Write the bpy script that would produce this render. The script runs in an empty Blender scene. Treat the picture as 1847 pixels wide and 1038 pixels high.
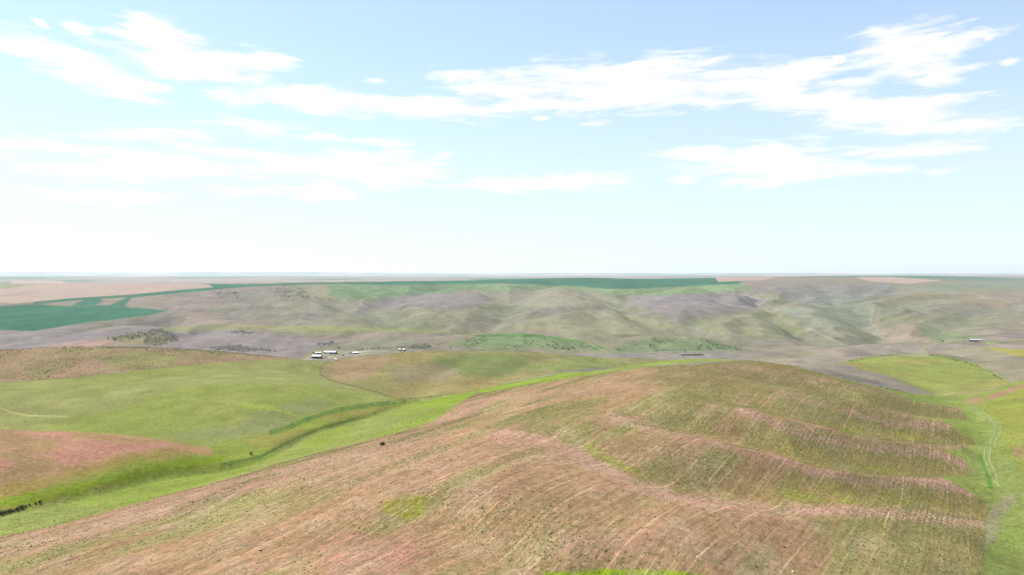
import bpy, bmesh, math, random
import numpy as np
from mathutils import Vector

random.seed(7)
rng = np.random.default_rng(7)
S = bpy.context.scene
COL = S.collection

# ------------------------------------------------------------------ camera
FPX, CX, CY = 1248.0, 923.5, 519.0          # focal length and centre in photograph pixels
PITCH = math.atan((519 - 492) / FPX)
CAMZ = 200.0
cam_d = bpy.data.cameras.new('camera')
cam_d.sensor_width = 36.0
cam_d.lens = FPX / 1847.0 * 36.0
cam_d.clip_start = 1.0
cam_d.clip_end = 200000.0
cam = bpy.data.objects.new('camera', cam_d)
COL.objects.link(cam)
cam.location = (0, 0, CAMZ)
cam.rotation_euler = (math.pi / 2 - PITCH, 0, 0)
S.camera = cam

# ------------------------------------------------------------------ light
SUN_EL, SUN_AZ = math.radians(52), math.radians(-60)      # azimuth from +Y towards +X
sdir = Vector((math.sin(SUN_AZ) * math.cos(SUN_EL), math.cos(SUN_AZ) * math.cos(SUN_EL), math.sin(SUN_EL)))
sun_d = bpy.data.lights.new('sun', 'SUN')
sun_d.energy = 3.9
sun_d.angle = math.radians(0.53)
sun_d.color = (1.0, 0.955, 0.89)
sun = bpy.data.objects.new('sun', sun_d)
COL.objects.link(sun)
sun.location = (0, 0, 900)
sun.rotation_euler = (-sdir).to_track_quat('-Z', 'Y').to_euler()

S.view_settings.view_transform = 'Standard'
S.view_settings.look = 'None'
S.view_settings.gamma = 1.0
S.view_settings.exposure = 1.2
S.render.engine = 'CYCLES'
S.cycles.use_denoising = True
S.cycles.max_bounces = 4
S.cycles.diffuse_bounces = 2
S.cycles.glossy_bounces = 1
S.cycles.transmission_bounces = 2
S.cycles.volume_bounces = 0
S.cycles.transparent_max_bounces = 6


class NT:
    """small helper for building node trees"""
    def __init__(self, tree):
        self.t = tree
        self.n = tree.nodes
        self.l = tree.links

    def node(self, kind, **kw):
        nd = self.n.new(kind)
        for k, v in kw.items():
            setattr(nd, k, v)
        return nd

    def put(self, sock, v):
        if isinstance(v, bpy.types.NodeSocket):
            self.l.new(v, sock)
        elif v is not None:
            sock.default_value = v

    def math(self, op, a, b=None, c=None, clamp=False):
        nd = self.node('ShaderNodeMath', operation=op, use_clamp=clamp)
        for i, v in enumerate((a, b, c)):
            if v is not None:
                self.put(nd.inputs[i], v)
        return nd.outputs[0]

    def mix(self, f, a, b, mode='MIX'):
        nd = self.node('ShaderNodeMix', data_type='RGBA', blend_type=mode)
        self.put(nd.inputs[0], f)
        self.put(nd.inputs[6], a)
        self.put(nd.inputs[7], b)
        return nd.outputs[2]

    def smooth(self, v, lo, hi, a=0.0, b=1.0):
        nd = self.node('ShaderNodeMapRange', interpolation_type='SMOOTHSTEP')
        self.put(nd.inputs[0], v)
        nd.inputs[1].default_value = lo
        nd.inputs[2].default_value = hi
        nd.inputs[3].default_value = a
        nd.inputs[4].default_value = b
        return nd.outputs[0]

    def noise(self, vec, scale, detail=4.0, rough=0.55, dist=0.0):
        nd = self.node('ShaderNodeTexNoise')
        self.put(nd.inputs['Vector'], vec)
        nd.inputs['Scale'].default_value = scale
        nd.inputs['Detail'].default_value = detail
        nd.inputs['Roughness'].default_value = rough
        nd.inputs['Distortion'].default_value = dist
        return nd.outputs['Fac']

    def mapping(self, vec, loc=(0, 0, 0), rot=(0, 0, 0), scale=(1, 1, 1)):
        nd = self.node('ShaderNodeMapping')
        self.put(nd.inputs[0], vec)
        nd.inputs[1].default_value = loc
        nd.inputs[2].default_value = rot
        nd.inputs[3].default_value = scale
        return nd.outputs[0]


# ------------------------------------------------------------------ sky with cloud banks
world = bpy.data.worlds.new('World')
S.world = world
world.cycles.sampling_method = 'MANUAL'
world.cycles.sample_map_resolution = 256
world.use_nodes = True
wn = NT(world.node_tree)
wn.n.clear()
sky = wn.node('ShaderNodeTexSky', sky_type='NISHITA')
sky.sun_disc = False
sky.sun_elevation = SUN_EL
sky.sun_rotation = SUN_AZ
sky.altitude = 600
sky.air_density = 1.0
sky.dust_density = 0.5
sky.ozone_density = 1.4
SKY_STRENGTH = 0.088
tc = wn.node('ShaderNodeTexCoord')
sep = wn.node('ShaderNodeSeparateXYZ')
wn.l.new(tc.outputs['Generated'], sep.inputs[0])
az = wn.math('ARCTAN2', sep.outputs[0], sep.outputs[1])
el = wn.math('ARCSINE', sep.outputs[2])
comb = wn.node('ShaderNodeCombineXYZ')
wn.l.new(az, comb.inputs[0])
wn.l.new(wn.math('MULTIPLY', el, 3.2), comb.inputs[1])
ang = comb.outputs[0]
n_big = wn.noise(wn.mapping(ang, (3.1, 0.7, 0)), 9.0, 8.0, 0.62, 0.3)
n_fine = wn.noise(wn.mapping(ang, (1.7, 4.2, 0), (0, 0, 0.12), (0.55, 1.0, 1)), 26.0, 6.0, 0.6, 0.5)
nz = wn.math('ADD', wn.math('MULTIPLY', wn.math('SUBTRACT', n_big, 0.5), 2.5),
             wn.math('MULTIPLY', wn.math('SUBTRACT', n_fine, 0.5), 2.2))
# cloud banks: centre and half-axes in degrees of azimuth / elevation, tilt in degrees, opacity
BANKS = [
    # px, py, half-width px, half-height px, tilt(px slope), opacity
    (130, 118, 145, 24, 0.26, 1.0), (235, 150, 75, 15, 0.15, 0.9), (80, 46, 18, 6, 0.2, .7), (148, 57, 30, 9, 0.25, .8),
    (310, 78, 95, 27, 0.16, 1.0), (370, 118, 130, 30, 0.05, 1.0), (270, 105, 110, 14, 0.12, .9), (505, 115, 42, 12, 0, .7),
    (590, 185, 190, 21, 0.05, 1.0), (450, 178, 55, 17, 0, .9), (780, 195, 140, 18, 0.05, 1.0), (930, 170, 90, 36, 0, 1.0),
    (830, 138, 75, 14, 0, .7), (675, 148, 26, 8, 0, .7), (1110, 160, 220, 42, 0, 1.0), (1330, 155, 190, 36, 0.03, 1.0),
    (1430, 185, 120, 22, 0.12, 1.0), (1590, 205, 170, 24, 0.12, 1.0), (1730, 226, 110, 14, 0.03, .95), (1640, 238, 40, 8, 0, .8),
    (1620, 78, 95, 28, -0.02, 1.0), (1700, 85, 85, 14, -0.12, 1.0), (1630, 122, 95, 20, 0.15, .95), (1690, 138, 55, 14, 0, .8),
    (1508, 111, 16, 7, 0, .8), (1815, 115, 22, 6, -0.1, .7), (1775, 72, 15, 7, 0, .8), (1070, 224, 44, 8, -0.03, .75),
    (975, 215, 20, 6, 0, .6), (1250, 280, 80, 16, 0, .9), (1390, 298, 130, 32, 0.04, 1.0), (1610, 273, 120, 12, 0, .95),
    (1530, 305, 110, 14, 0.05, .8), (1700, 310, 60, 8, -0.03, .5), (1230, 325, 50, 9, 0, .6), (970, 332, 190, 17, -0.03, .85),
    (250, 245, 150, 15, -0.05, .8), (60, 262, 130, 12, 0, .7), (480, 236, 100, 16, 0.06, .85), (580, 246, 60, 9, 0.05, .5),
    (690, 258, 60, 10, 0.04, .6), (640, 305, 190, 28, 0.0, .95), (330, 300, 190, 22, 0.05, .85), (100, 305, 220, 26, 0, .55),
    (480, 347, 170, 13, 0, .5), (150, 352, 240, 16, 0, .4), (580, 355, 120, 10, 0, .5), (390, 275, 140, 12, 0.05, .7),
]
cover = None
for (bx_, by_, hw, hh, tilt, op) in BANKS:
    a0 = math.atan((bx_ - CX) / FPX)
    e0 = math.atan((492 - by_) / FPX * math.cos(a0))
    ra, re = hw / FPX * math.cos(a0) ** 2, hh / FPX
    da = wn.math('SUBTRACT', az, a0)
    de = wn.math('ADD', wn.math('SUBTRACT', el, e0), wn.math('MULTIPLY', da, tilt))
    qa = wn.math('DIVIDE', da, ra)
    qe = wn.math('DIVIDE', de, re)
    d2 = wn.math('SQRT', wn.math('ADD', wn.math('MULTIPLY', qa, qa), wn.math('MULTIPLY', qe, qe)))
    v = wn.math('SUBTRACT', 0.55 + 0.75 * op, d2)
    cover = v if cover is None else wn.math('MAXIMUM', cover, v)
# the same kind of banks go on over the rest of the sky
off = wn.math('MAXIMUM', wn.smooth(wn.math('ABSOLUTE', az), 0.72, 0.95), wn.smooth(el, 0.42, 0.56))
rest = wn.math('MULTIPLY', wn.math('SUBTRACT', wn.noise(wn.mapping(ang, (9, 2, 0), (0, 0, 0.1), (1, 2.0, 1)), 3.0, 3.0, 0.5), 0.5), 6.0)
rest = wn.math('SUBTRACT', rest, wn.math('MULTIPLY', wn.math('SUBTRACT', 1.0, off), 9.0))
cover = wn.math('MAXIMUM', cover, rest)
dens = wn.smooth(wn.math('ADD', cover, nz), -0.1, 0.92)
veil = wn.smooth(wn.math('ADD', el, wn.math('MULTIPLY', wn.math('SUBTRACT', n_big, 0.5), 0.08)), 0.0, 0.36, 0.8, 0.36)
skyc = wn.mix(1.0, sky.outputs[0], (SKY_STRENGTH * 0.98, SKY_STRENGTH * 1.06, SKY_STRENGTH * 1.12, 1), 'MULTIPLY')
skyc = wn.mix(veil, skyc, (0.365, 0.415, 0.43, 1))
cloudc = wn.mix(wn.smooth(wn.math('ADD', wn.math('MULTIPLY', n_fine, 0.6), wn.math('MULTIPLY', n_big, 0.4)), 0.38, 0.6), (0.425, 0.43, 0.43, 1), (0.5, 0.5, 0.49, 1))
out_c = wn.mix(wn.math('MULTIPLY', dens, 0.96), skyc, cloudc)
bg = wn.node('ShaderNodeBackground')
wn.l.new(out_c, bg.inputs[0])
bg.inputs[1].default_value = 1.0
wo = wn.node('ShaderNodeOutputWorld')
wn.l.new(bg.outputs[0], wo.inputs[0])


# ------------------------------------------------------------------ helpers
def hash2(ix, iy, seed):
    h = (ix.astype(np.int64) * 374761393 + iy.astype(np.int64) * 668265263 + seed * 1442695041) & 0xFFFFFFFF
    h = ((h ^ (h >> 13)) * 1274126177) & 0xFFFFFFFF
    h = h ^ (h >> 16)
    return (h & 0xFFFFFF).astype(np.float64) / 0xFFFFFF


def vnoise(x, y, seed=0):
    ix, iy = np.floor(x), np.floor(y)
    fx, fy = x - ix, y - iy
    ux = fx * fx * fx * (fx * (fx * 6 - 15) + 10)
    uy = fy * fy * fy * (fy * (fy * 6 - 15) + 10)
    a = hash2(ix, iy, seed); b = hash2(ix + 1, iy, seed)
    c = hash2(ix, iy + 1, seed); d = hash2(ix + 1, iy + 1, seed)
    return (a * (1 - ux) + b * ux) * (1 - uy) + (c * (1 - ux) + d * ux) * uy


def fbm(x, y, octv=4, seed=0, gain=0.5):
    s = np.zeros_like(x); amp = 1.0; tot = 0.0
    cs, sn = math.cos(0.6), math.sin(0.6)
    for o in range(octv):
        s += amp * vnoise(x, y, seed + o * 17)
        tot += amp; amp *= gain
        x, y = 2.03 * (cs * x - sn * y) + 11.3, 2.03 * (sn * x + cs * y) + 4.7
    return s / tot


def sstep(lo, hi, v):
    t = np.clip((v - lo) / (hi - lo), 0, 1)
    return t * t * (3 - 2 * t)


def tslope(py):
    return np.tan(PITCH + np.arctan((np.asarray(py, float) - CY) / FPX))


def pix_x(px, py, Y):
    """world x of a photograph pixel at forward distance Y"""
    cy = py - CY
    return Y * (px - CX) / (FPX * math.cos(PITCH) - cy * math.sin(PITCH))


def lin(r, g, b):
    """sRGB 0-255 to linear"""
    out = []
    for c in (r, g, b):
        c /= 255.0
        out.append(c / 12.92 if c <= 0.04045 else ((c + 0.055) / 1.055) ** 2.4)
    return np.array(out)


def tag(o, label=None, cat=None, group=None, kind=None):
    if label: o['label'] = label
    if cat: o['category'] = cat
    if group: o['group'] = group
    if kind: o['kind'] = kind
    return o


# ------------------------------------------------------------------ lie of the land
# surveyed ridge, slope and valley lines: (pixel x, pixel y, metres below the drone)
LINES = [
    # near hill
    [(-250, 1250, 106), (200, 1250, 88), (600, 1250, 81), (1000, 1250, 79), (1400, 1250, 87), (1850, 1250, 108), (2100, 1250, 114)],
    [(-250, 1038, 112), (0, 1038, 100), (300, 1038, 91), (600, 1038, 85), (900, 1038, 82), (1200, 1038, 84), (1500, 1038, 93), (1700, 1038, 105), (1800, 1038, 113), (1950, 1038, 118), (2150, 1038, 117)],
    [(-250, 1005, 116), (0, 970, 108), (300, 925, 101), (600, 930, 85), (900, 900, 79), (1200, 950, 82), (1450, 960, 92), (1650, 960, 107), (1790, 960, 117), (1900, 960, 120)],
    [(450, 880, 93), (700, 830, 86), (940, 790, 79), (1050, 745, 79), (1150, 700, 81), (1300, 660, 83), (1400, 656, 87)],
    [(1200, 860, 83), (1400, 860, 92), (1600, 860, 106), (1720, 860, 115)],
    [(1250, 760, 83), (1450, 760, 92), (1600, 760, 105), (1700, 760, 114)],
    [(1450, 680, 93), (1550, 700, 102), (1650, 722, 113)],
    # strip of grass down to the ditch
    [(220, 915, 113), (436, 857, 112), (600, 810, 113), (720, 781, 109), (828, 730, 112), (940, 697, 118), (1075, 676, 120), (1172, 663, 118), (1260, 658, 100)],
    [(-250, 985, 124), (0, 930, 127), (200, 880, 128), (370, 843, 130), (500, 808, 132), (600, 768, 134), (700, 737, 138), (763, 721, 141), (860, 706, 145), (940, 686, 150), (1036, 671, 158)],
    # knoll on the left
    [(-250, 776, 110), (0, 777, 112), (150, 781, 114), (300, 796, 120), (376, 813, 128)],
    [(-250, 880, 118), (0, 850, 118), (200, 835, 121)],
    # meadow
    [(-250, 762, 133), (0, 762, 133), (200, 771, 133), (390, 797, 132), (500, 777, 130), (560, 753, 131), (640, 728, 136), (700, 722, 139)],
    [(-250, 730, 128), (0, 730, 128), (250, 730, 127), (450, 735, 123), (600, 710, 130)],
    [(-250, 692, 128), (0, 690, 128), (200, 676, 126), (400, 655, 126), (520, 648, 132), (570, 655, 143)],
    [(300, 690, 125), (450, 690, 122), (560, 688, 133), (640, 697, 140)],
    # brown field on the left
    [(-250, 634, 116), (0, 632, 118), (150, 627, 117), (300, 628, 120), (420, 636, 128), (500, 645, 136)],
    # hill beyond the ditch
    [(590, 676, 150), (660, 700, 146), (720, 716, 144), (820, 702, 146), (900, 688, 152)],
    [(600, 660, 148), (640, 646, 146), (760, 634, 143), (900, 634, 148), (1000, 639, 158), (1150, 648, 178)],
    [(700, 672, 146), (850, 665, 156), (960, 660, 158), (1080, 660, 168)],
    # right-hand draw with the two-track
    [(1950, 1100, 121), (1830, 1000, 120), (1790, 900, 120), (1780, 850, 119), (1800, 800, 119), (1780, 760, 120), (1740, 737, 122), (1690, 718, 126)],
    [(1847, 880, 117), (1847, 800, 115), (1847, 740, 114), (1847, 702, 113)],
    [(2000, 700, 104), (2100, 800, 106), (2100, 900, 110)],
    # grey strip and yellow-green slope on the right
    [(1480, 665, 100), (1560, 680, 112), (1640, 700, 124)],
    [(1540, 652, 118), (1640, 638, 125), (1750, 660, 126), (1812, 690, 124)],
    [(1640, 672, 128), (1740, 698, 127)],
    [(1900, 660, 118), (2100, 660, 110)],
    [(1420, 640, 190), (1600, 630, 172), (1700, 625, 165), (1847, 640, 150), (2000, 640, 140)],
    # valley floor with the farm and the road
    [(540, 645, 189), (580, 644, 190), (640, 638, 190), (730, 632, 190), (860, 632, 191), (1000, 641, 193), (1100, 640, 193), (1250, 635, 193), (1350, 634, 194)],
    [(1500, 626, 190), (1600, 622, 188), (1700, 620, 186), (1830, 618, 182), (2000, 618, 178)],
    # foothills
    [(-250, 630, 186), (0, 628, 185), (100, 630, 185), (250, 625, 186), (350, 622, 187), (450, 631, 190)],
    [(120, 612, 172), (200, 600, 164), (280, 596, 160), (320, 603, 170)],
    [(-250, 600, 176), (0, 604, 178), (100, 596, 172)],
    [(360, 612, 184), (400, 598, 168), (500, 612, 180), (570, 622, 187)],
    [(620, 615, 182), (690, 605, 172), (760, 612, 182)],
    [(800, 612, 182), (900, 604, 174), (1000, 611, 180), (1080, 628, 191)],
    [(1100, 618, 186), (1180, 611, 180), (1270, 617, 183), (1340, 631, 192)],
    # mid slopes
    [(300, 580, 156), (400, 578, 156), (550, 582, 158), (700, 586, 162), (850, 588, 165), (1000, 585, 160), (1150, 582, 158), (1300, 588, 165), (1450, 596, 176)],
    [(1560, 600, 189), (1600, 610, 189)],
    [(1600, 592, 178), (1650, 580, 164), (1700, 594, 176), (1760, 606, 183)],
    [(350, 555, 132), (500, 548, 126), (650, 550, 132), (800, 552, 132), (950, 552, 130), (1100, 548, 126), (1250, 555, 134), (1400, 560, 146), (1550, 570, 166), (1700, 565, 152), (1847, 565, 150), (2050, 565, 148)],
    [(-250, 596, 166), (0, 591, 165), (150, 585, 163), (300, 563, 150)],
    [(-250, 556, 150), (0, 555, 148), (100, 552, 146), (200, 548, 136), (280, 552, 138)],
    [(420, 530, 108), (540, 526, 100), (650, 528, 106), (720, 535, 116), (800, 526, 100), (880, 534, 114), (990, 522, 96), (1080, 532, 112), (1200, 528, 104), (1300, 530, 108), (1420, 538, 128), (1550, 540, 128), (1700, 535, 118), (1847, 532, 112), (2050, 532, 112)],
]
# lines given with a forward distance instead: (pixel x, pixel y, metres forward)
FAR = [
    [(-250, 548, 3400), (0, 548, 3400), (120, 539, 3700), (250, 533, 3900), (380, 521, 4500)],
    [(-250, 528, 4600), (0, 528, 4600), (200, 522, 4800)],
    [(-250, 515, 5700), (0, 515, 5700), (200, 512, 5900), (360, 513.5, 5700)],
    [(470, 514, 5000), (560, 512.5, 5100), (640, 512, 5200), (760, 509.5, 5500), (900, 506, 5900), (1050, 501.5, 6600), (1180, 504, 6600), (1290, 503, 6900)],
    [(520, 518, 4500), (700, 518, 4500), (880, 514, 4900), (1000, 514, 5000), (1100, 520, 4700), (1250, 515.5, 5000), (1340, 509, 5600)],
    [(1400, 520, 4400), (1500, 518, 4700), (1600, 522, 4500), (1700, 516, 5000), (1847, 515, 5200), (2050, 515, 5200)],
    [(1400, 503, 6500), (1470, 500, 7000), (1530, 501, 7400), (1620, 509, 6200), (1700, 507, 6800), (1847, 505, 7400), (2050, 505, 7400)],
    [(1530, 498.2, 9500), (1650, 498.5, 9800), (1847, 499.5, 10000), (2050, 499.5, 10000)],
    [(-250, 504, 13000), (0, 503.5, 13000), (170, 502.5, 14000), (330, 503.5, 13000), (520, 503.2, 14000), (700, 501.5, 16000), (870, 500.5, 17000), (1000, 500, 18000), (1100, 498.2, 18000), (1200, 498.6, 18000), (1400, 499, 18000), (1600, 497.6, 22000), (1847, 497.5, 24000), (2050, 497.5, 24000)],
]
# ground that stands out of sight behind the ridges: (pixel x, metres forward, metres below the drone)
HID = [
    (-250, 545, 130), (0, 548, 130), (150, 545, 130), (-250, 1330, 178), (0, 1330, 180), (200, 1340, 184), (400, 1320, 186), (520, 1300, 186),
    (700, 1450, 190), (850, 1480, 192), (1000, 1500, 193), (1250, 1000, 160), (1350, 1100, 176), (1180, 1300, 186), (1400, 1400, 192), (1550, 1300, 165), (1700, 1280, 155), (1250, 820, 128),
    (1330, 760, 112), (-250, 9000, 135), (0, 9000, 135), (250, 9000, 130), (420, 6800, 112), (600, 9000, 125), (900, 9500, 112), (1200, 10000, 105), (1400, 12000, 110), (1600, 14000, 120), (1850, 15000, 130), (2050, 15000, 130),
    (280, 2150, 172), (120, 2250, 172), (700, 2020, 178), (900, 2080, 180), (1180, 2020, 184), (1650, 2450, 172), (800, 4200, 102), (990, 4500, 96), (470, 5900, 110), (760, 6600, 92), (1050, 7800, 80),
]
for u in (-250, 200, 650, 1100, 1550, 2050):
    HID += [(u, 30000, 160), (u, 42000, 190), (u, 62000, 300)]
for u in (-250, 300, 923, 1500, 2050):
    HID += [(u, 70, 78 + abs(u - 923) * 0.018), (u, 25, 76 + abs(u - 923) * 0.006), (u, 6, 75)]

pts = []
for line in LINES:
    for i in range(len(line)):
        pts.append(line[i])
        if i + 1 < len(line):
            (x0, y0, d0), (x1, y1, d1) = line[i], line[i + 1]
            n = int(abs(x1 - x0) // 110)
            for k in range(1, n + 1):
                f = k / (n + 1)
                pts.append((x0 + (x1 - x0) * f, y0 + (y1 - y0) * f, d0 + (d1 - d0) * f))
A, R, D = [], [], []
def add_ctrl(x, y, d):
    A.append(math.atan2(x, y)); R.append(math.hypot(x, y)); D.append(d)
for px, py, d in pts:
    Y = d / float(tslope(py))
    add_ctrl(pix_x(px, py, Y), Y, d)
for line in FAR:
    for px, py, Y in line:
        add_ctrl(pix_x(px, py, Y), Y, Y * float(tslope(py)))
for px, Y, d in HID:
    add_ctrl(pix_x(px, 600, Y), Y, d)
A, R, D = np.array(A), np.array(R), np.array(D)
AE = math.radians(62)
for sgn in (-1, 1):
    edge = A * sgn > math.radians(34.5)
    A = np.concatenate([A, np.full(edge.sum(), sgn * AE)])
    R = np.concatenate([R, R[edge]]); D = np.concatenate([D, D[edge]])
LR = np.log(R)


def tps(d2):
    return 0.5 * d2 * np.log(d2 + 1e-12)


n = len(A)
K = tps((A[:, None] - A[None]) ** 2 + (LR[:, None] - LR[None]) ** 2) + np.eye(n) * 2e-5
Pm = np.stack([np.ones(n), A, LR], 1)
M = np.block([[K, Pm], [Pm.T, np.zeros((3, 3))]])
sol = np.linalg.solve(M, np.concatenate([D, np.zeros(3)]))
wk, pk = sol[:n], sol[n:]
CA = np.linspace(-AE, AE, 200)
CL = np.linspace(math.log(5), math.log(62000), 420)
ga, gl = np.meshgrid(CA, CL)
CG = np.empty(ga.size)
fa, fl = ga.ravel(), gl.ravel()
for s in range(0, fa.size, 8000):
    a_, l_ = fa[s:s + 8000], fl[s:s + 8000]
    CG[s:s + 8000] = tps((a_[:, None] - A[None]) ** 2 + (l_[:, None] - LR[None]) ** 2) @ wk + pk[0] + pk[1] * a_ + pk[2] * l_
CG = CG.reshape(ga.shape)


def cubic_w(q, grid):
    """Catmull-Rom weights as index and weight arrays"""
    t = np.clip((q - grid[0]) / (grid[1] - grid[0]), 0, len(grid) - 1.0001)
    i = np.floor(t).astype(int); f = t - i
    w = np.stack([-0.5 * f + f ** 2 - 0.5 * f ** 3, 1 - 2.5 * f ** 2 + 1.5 * f ** 3,
                  0.5 * f + 2 * f ** 2 - 1.5 * f ** 3, -0.5 * f ** 2 + 0.5 * f ** 3], -1)
    idx = np.clip(np.stack([i - 1, i, i + 1, i + 2], -1), 0, len(grid) - 1)
    return idx, w


def base_drop(a, r):
    ia, wa = cubic_w(np.clip(a, -AE, AE), CA)
    il, wl = cubic_w(np.log(np.maximum(r, 5)), CL)
    s = np.zeros_like(a)
    for k in range(4):
        for j in range(4):
            s += CG[il[..., k], ia[..., j]] * wl[..., k] * wa[..., j]
    return s


def cast_base(px, py, ymin=120.0, ymax=9000.0):
    """first meeting of a pixel's line of sight with the land"""
    Y = np.exp(np.linspace(math.log(ymin), math.log(ymax), 2500))
    x = pix_x(px, py, Y)
    gap = base_drop(np.arctan2(x, Y), np.hypot(x, Y)) - Y * float(tslope(py))
    hit = np.where(gap <= 0)[0]
    k = hit[0] if len(hit) else int(np.argmin(gap / Y))
    return float(x[k]), float(Y[k])


# grid
az_d = np.radians(np.linspace(-41, 41, 880))
az_c = np.radians(np.arange(44, 317, 4.0))
AZ = np.concatenate([az_d, az_c])
RR = np.concatenate([np.exp(np.arange(math.log(3), math.log(150), 0.07)),
                     np.exp(np.arange(math.log(150), math.log(2600), 0.0052)),
                     np.exp(np.arange(math.log(2600), math.log(8000), 0.0085)),
                     np.exp(np.arange(math.log(8000), math.log(60000), 0.028))])
NA, NR = len(AZ), len(RR)
ga, gr = np.meshgrid(AZ, RR)
gaw = np.where(ga > math.pi, ga - 2 * math.pi, ga)
GX, GY = np.sin(ga) * gr, np.cos(ga) * gr
drop = base_drop(gaw, gr)
back = ga > math.radians(62)
wL = sstep(math.radians(62), math.radians(298), ga)
dl = base_drop(np.full_like(ga, -AE), gr); dr = base_drop(np.full_like(ga, AE), gr)
drop = np.where(back, dr * (1 - wL) + dl * wL, drop)

# draws cut into the slopes: pixel polyline, width, depth in metres
DRAWS = [
    ([(1020, 788), (1085, 808), (1140, 830), (1220, 850), (1330, 864), (1480, 864), (1600, 870), (1700, 884), (1785, 908)], 25, 7.5),
    ([(1110, 726), (1190, 746), (1290, 766), (1370, 781), (1450, 802), (1560, 813), (1660, 820), (1760, 848)], 25, 8.0),
    ([(1320, 714), (1420, 734), (1500, 753), (1600, 765), (1690, 777), (1770, 788)], 24, 7.5),
    ([(1390, 682), (1490, 702), (1580, 727), (1660, 739), (1760, 747)], 21, 6.8),
    ([(560, 975), (680, 955), (760, 930), (830, 945), (900, 985), (1000, 1028), (1150, 1034)], 16, 4.5),
    ([(-80, 960), (0, 926), (86, 907), (171, 884), (300, 853), (420, 836), (469, 824), (534, 791), (582, 772), (664, 750), (714, 733), (763, 720)], 7, 4.0),
    ([(1880, 915), (1800, 890), (1780, 850), (1765, 815), (1740, 800)], 8, 2.5),
    ([(380, 705), (420, 725), (470, 742), (545, 762)], 14, 4.0),
    ([(1120, 905), (1080, 950), (1060, 1010)], 16, 2.0), ([(1560, 925), (1480, 975), (1430, 1038)], 18, 3.0),
    ([(860, 645), (800, 660), (760, 690), (730, 712)], 28, 8.0),
    ([(1000, 648), (930, 662), (860, 690)], 24, 6.0),
    ([(1460, 640), (1540, 638), (1610, 630), (1700, 626)], 45, 14.0, 1000), ([(1847, 655), (1790, 640), (1720, 630), (1640, 626)], 45, 12.0, 1000),
    ([(1660, 640), (1640, 632), (1600, 628)], 30, 8.0, 1000), ([(1847, 632), (1780, 626), (1720, 622)], 35, 9.0, 1300),
    ([(1440, 662), (1520, 676), (1600, 690), (1680, 708)], 14, 5.0, 600), ([(1560, 660), (1620, 676), (1690, 700)], 16, 4.0, 700),
]
dcut = np.zeros_like(drop)
def seg_dist(x, y, pl, clos=False):
    best = np.full(x.shape, 1e9)
    for (x0, y0), (x1, y1) in zip(pl[:-1], pl[1:]):
        dx, dy = x1 - x0, y1 - y0
        t = np.clip(((x - x0) * dx + (y - y0) * dy) / (dx * dx + dy * dy + 1e-9), 0, 1)
        best = np.minimum(best, np.hypot(x - x0 - t * dx, y - y0 - t * dy))
    return best
nearm = (gr < 1900) & (gr > 100) & (~back)
xs, ys = GX[nearm], GY[nearm]
for pl, wd, dp, *yl in DRAWS:
    w = [cast_base(px, py, *yl) for px, py in pl]
    w = [w[0]] + [w[i] for i in range(1, len(w))]
    d = seg_dist(xs, ys, w)
    # fade at the head
    hd = np.hypot(xs - w[0][0], ys - w[0][1])
    dcut[nearm] = np.maximum(dcut[nearm], dp * np.exp(-(d / wd) ** 2) * (0.45 + 0.55 * sstep(0, 90, hd)))
drop = drop + dcut
# folds of the far hills: pixel polyline, width, depth in metres
FOLDS = [
    ([(590, 530), (620, 545), (657, 562), (720, 578), (800, 592), (880, 600)], 120, 34),
    ([(950, 522), (925, 540), (895, 558), (872, 580), (850, 598)], 110, 36),
    ([(1085, 526), (1110, 542), (1150, 560), (1200, 580), (1240, 598)], 110, 34),
    ([(1352, 520), (1373, 548), (1392, 558), (1413, 572), (1440, 588), (1522, 619)], 110, 38),
    ([(1500, 532), (1520, 545), (1545, 556), (1573, 582), (1590, 606), (1610, 618)], 120, 40),
    ([(1700, 540), (1650, 550), (1600, 562), (1573, 580)], 110, 28),
    ([(1480, 515), (1500, 528), (1515, 542)], 140, 30), ([(1640, 512), (1590, 528), (1520, 544)], 140, 30),
    ([(430, 527), (470, 540), (540, 552), (620, 566)], 120, 26), ([(360, 545), (420, 560), (520, 580), (560, 600)], 100, 20),
    ([(700, 515), (720, 528), (700, 545), (670, 562)], 110, 28), ([(860, 514), (890, 524), (920, 538)], 90, 24),
    ([(1130, 521), (1110, 532), (1100, 542)], 90, 24), ([(1290, 520), (1300, 535), (1340, 552), (1390, 565)], 100, 22),
    ([(1000, 548), (1040, 562), (1060, 580), (1090, 600)], 70, 16), ([(780, 548), (800, 566), (830, 590)], 80, 18),
    ([(1800, 545), (1760, 560), (1720, 580), (1700, 598)], 110, 26), ([(1300, 560), (1330, 580), (1360, 600)], 70, 16),
    ([(545, 520), (560, 535), (590, 545)], 70, 18), ([(505, 521), (520, 535), (540, 548)], 70, 16), ([(640, 516), (650, 530), (640, 548)], 80, 22),
    ([(330, 602), (345, 612), (360, 622)], 40, 12), ([(150, 606), (100, 614), (40, 622)], 60, 14),
]
fold = np.zeros_like(drop)
farm_ = (gr > 1500) & (gr < 7500) & (~back)
xs, ys = GX[farm_], GY[farm_]
xw = xs + 90 * (fbm(xs / 260, ys / 260, 3, 501) - 0.5) * 2
yw = ys + 90 * (fbm(xs / 260, ys / 260, 3, 511) - 0.5) * 2
for pl, wd, dp in FOLDS:
    w = [cast_base(px, py, 1650, 7000) for px, py in pl]
    d = seg_dist(xw, yw, w)
    hd = np.hypot(xs - w[0][0], ys - w[0][1])
    # V-shaped fold with rounded shoulders
    fold[farm_] = np.maximum(fold[farm_], 1.3 * dp * np.exp(-(d / (wd * 0.95)) ** 1.5) * (0.2 + 0.8 * sstep(0, 500, hd)))
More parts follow.
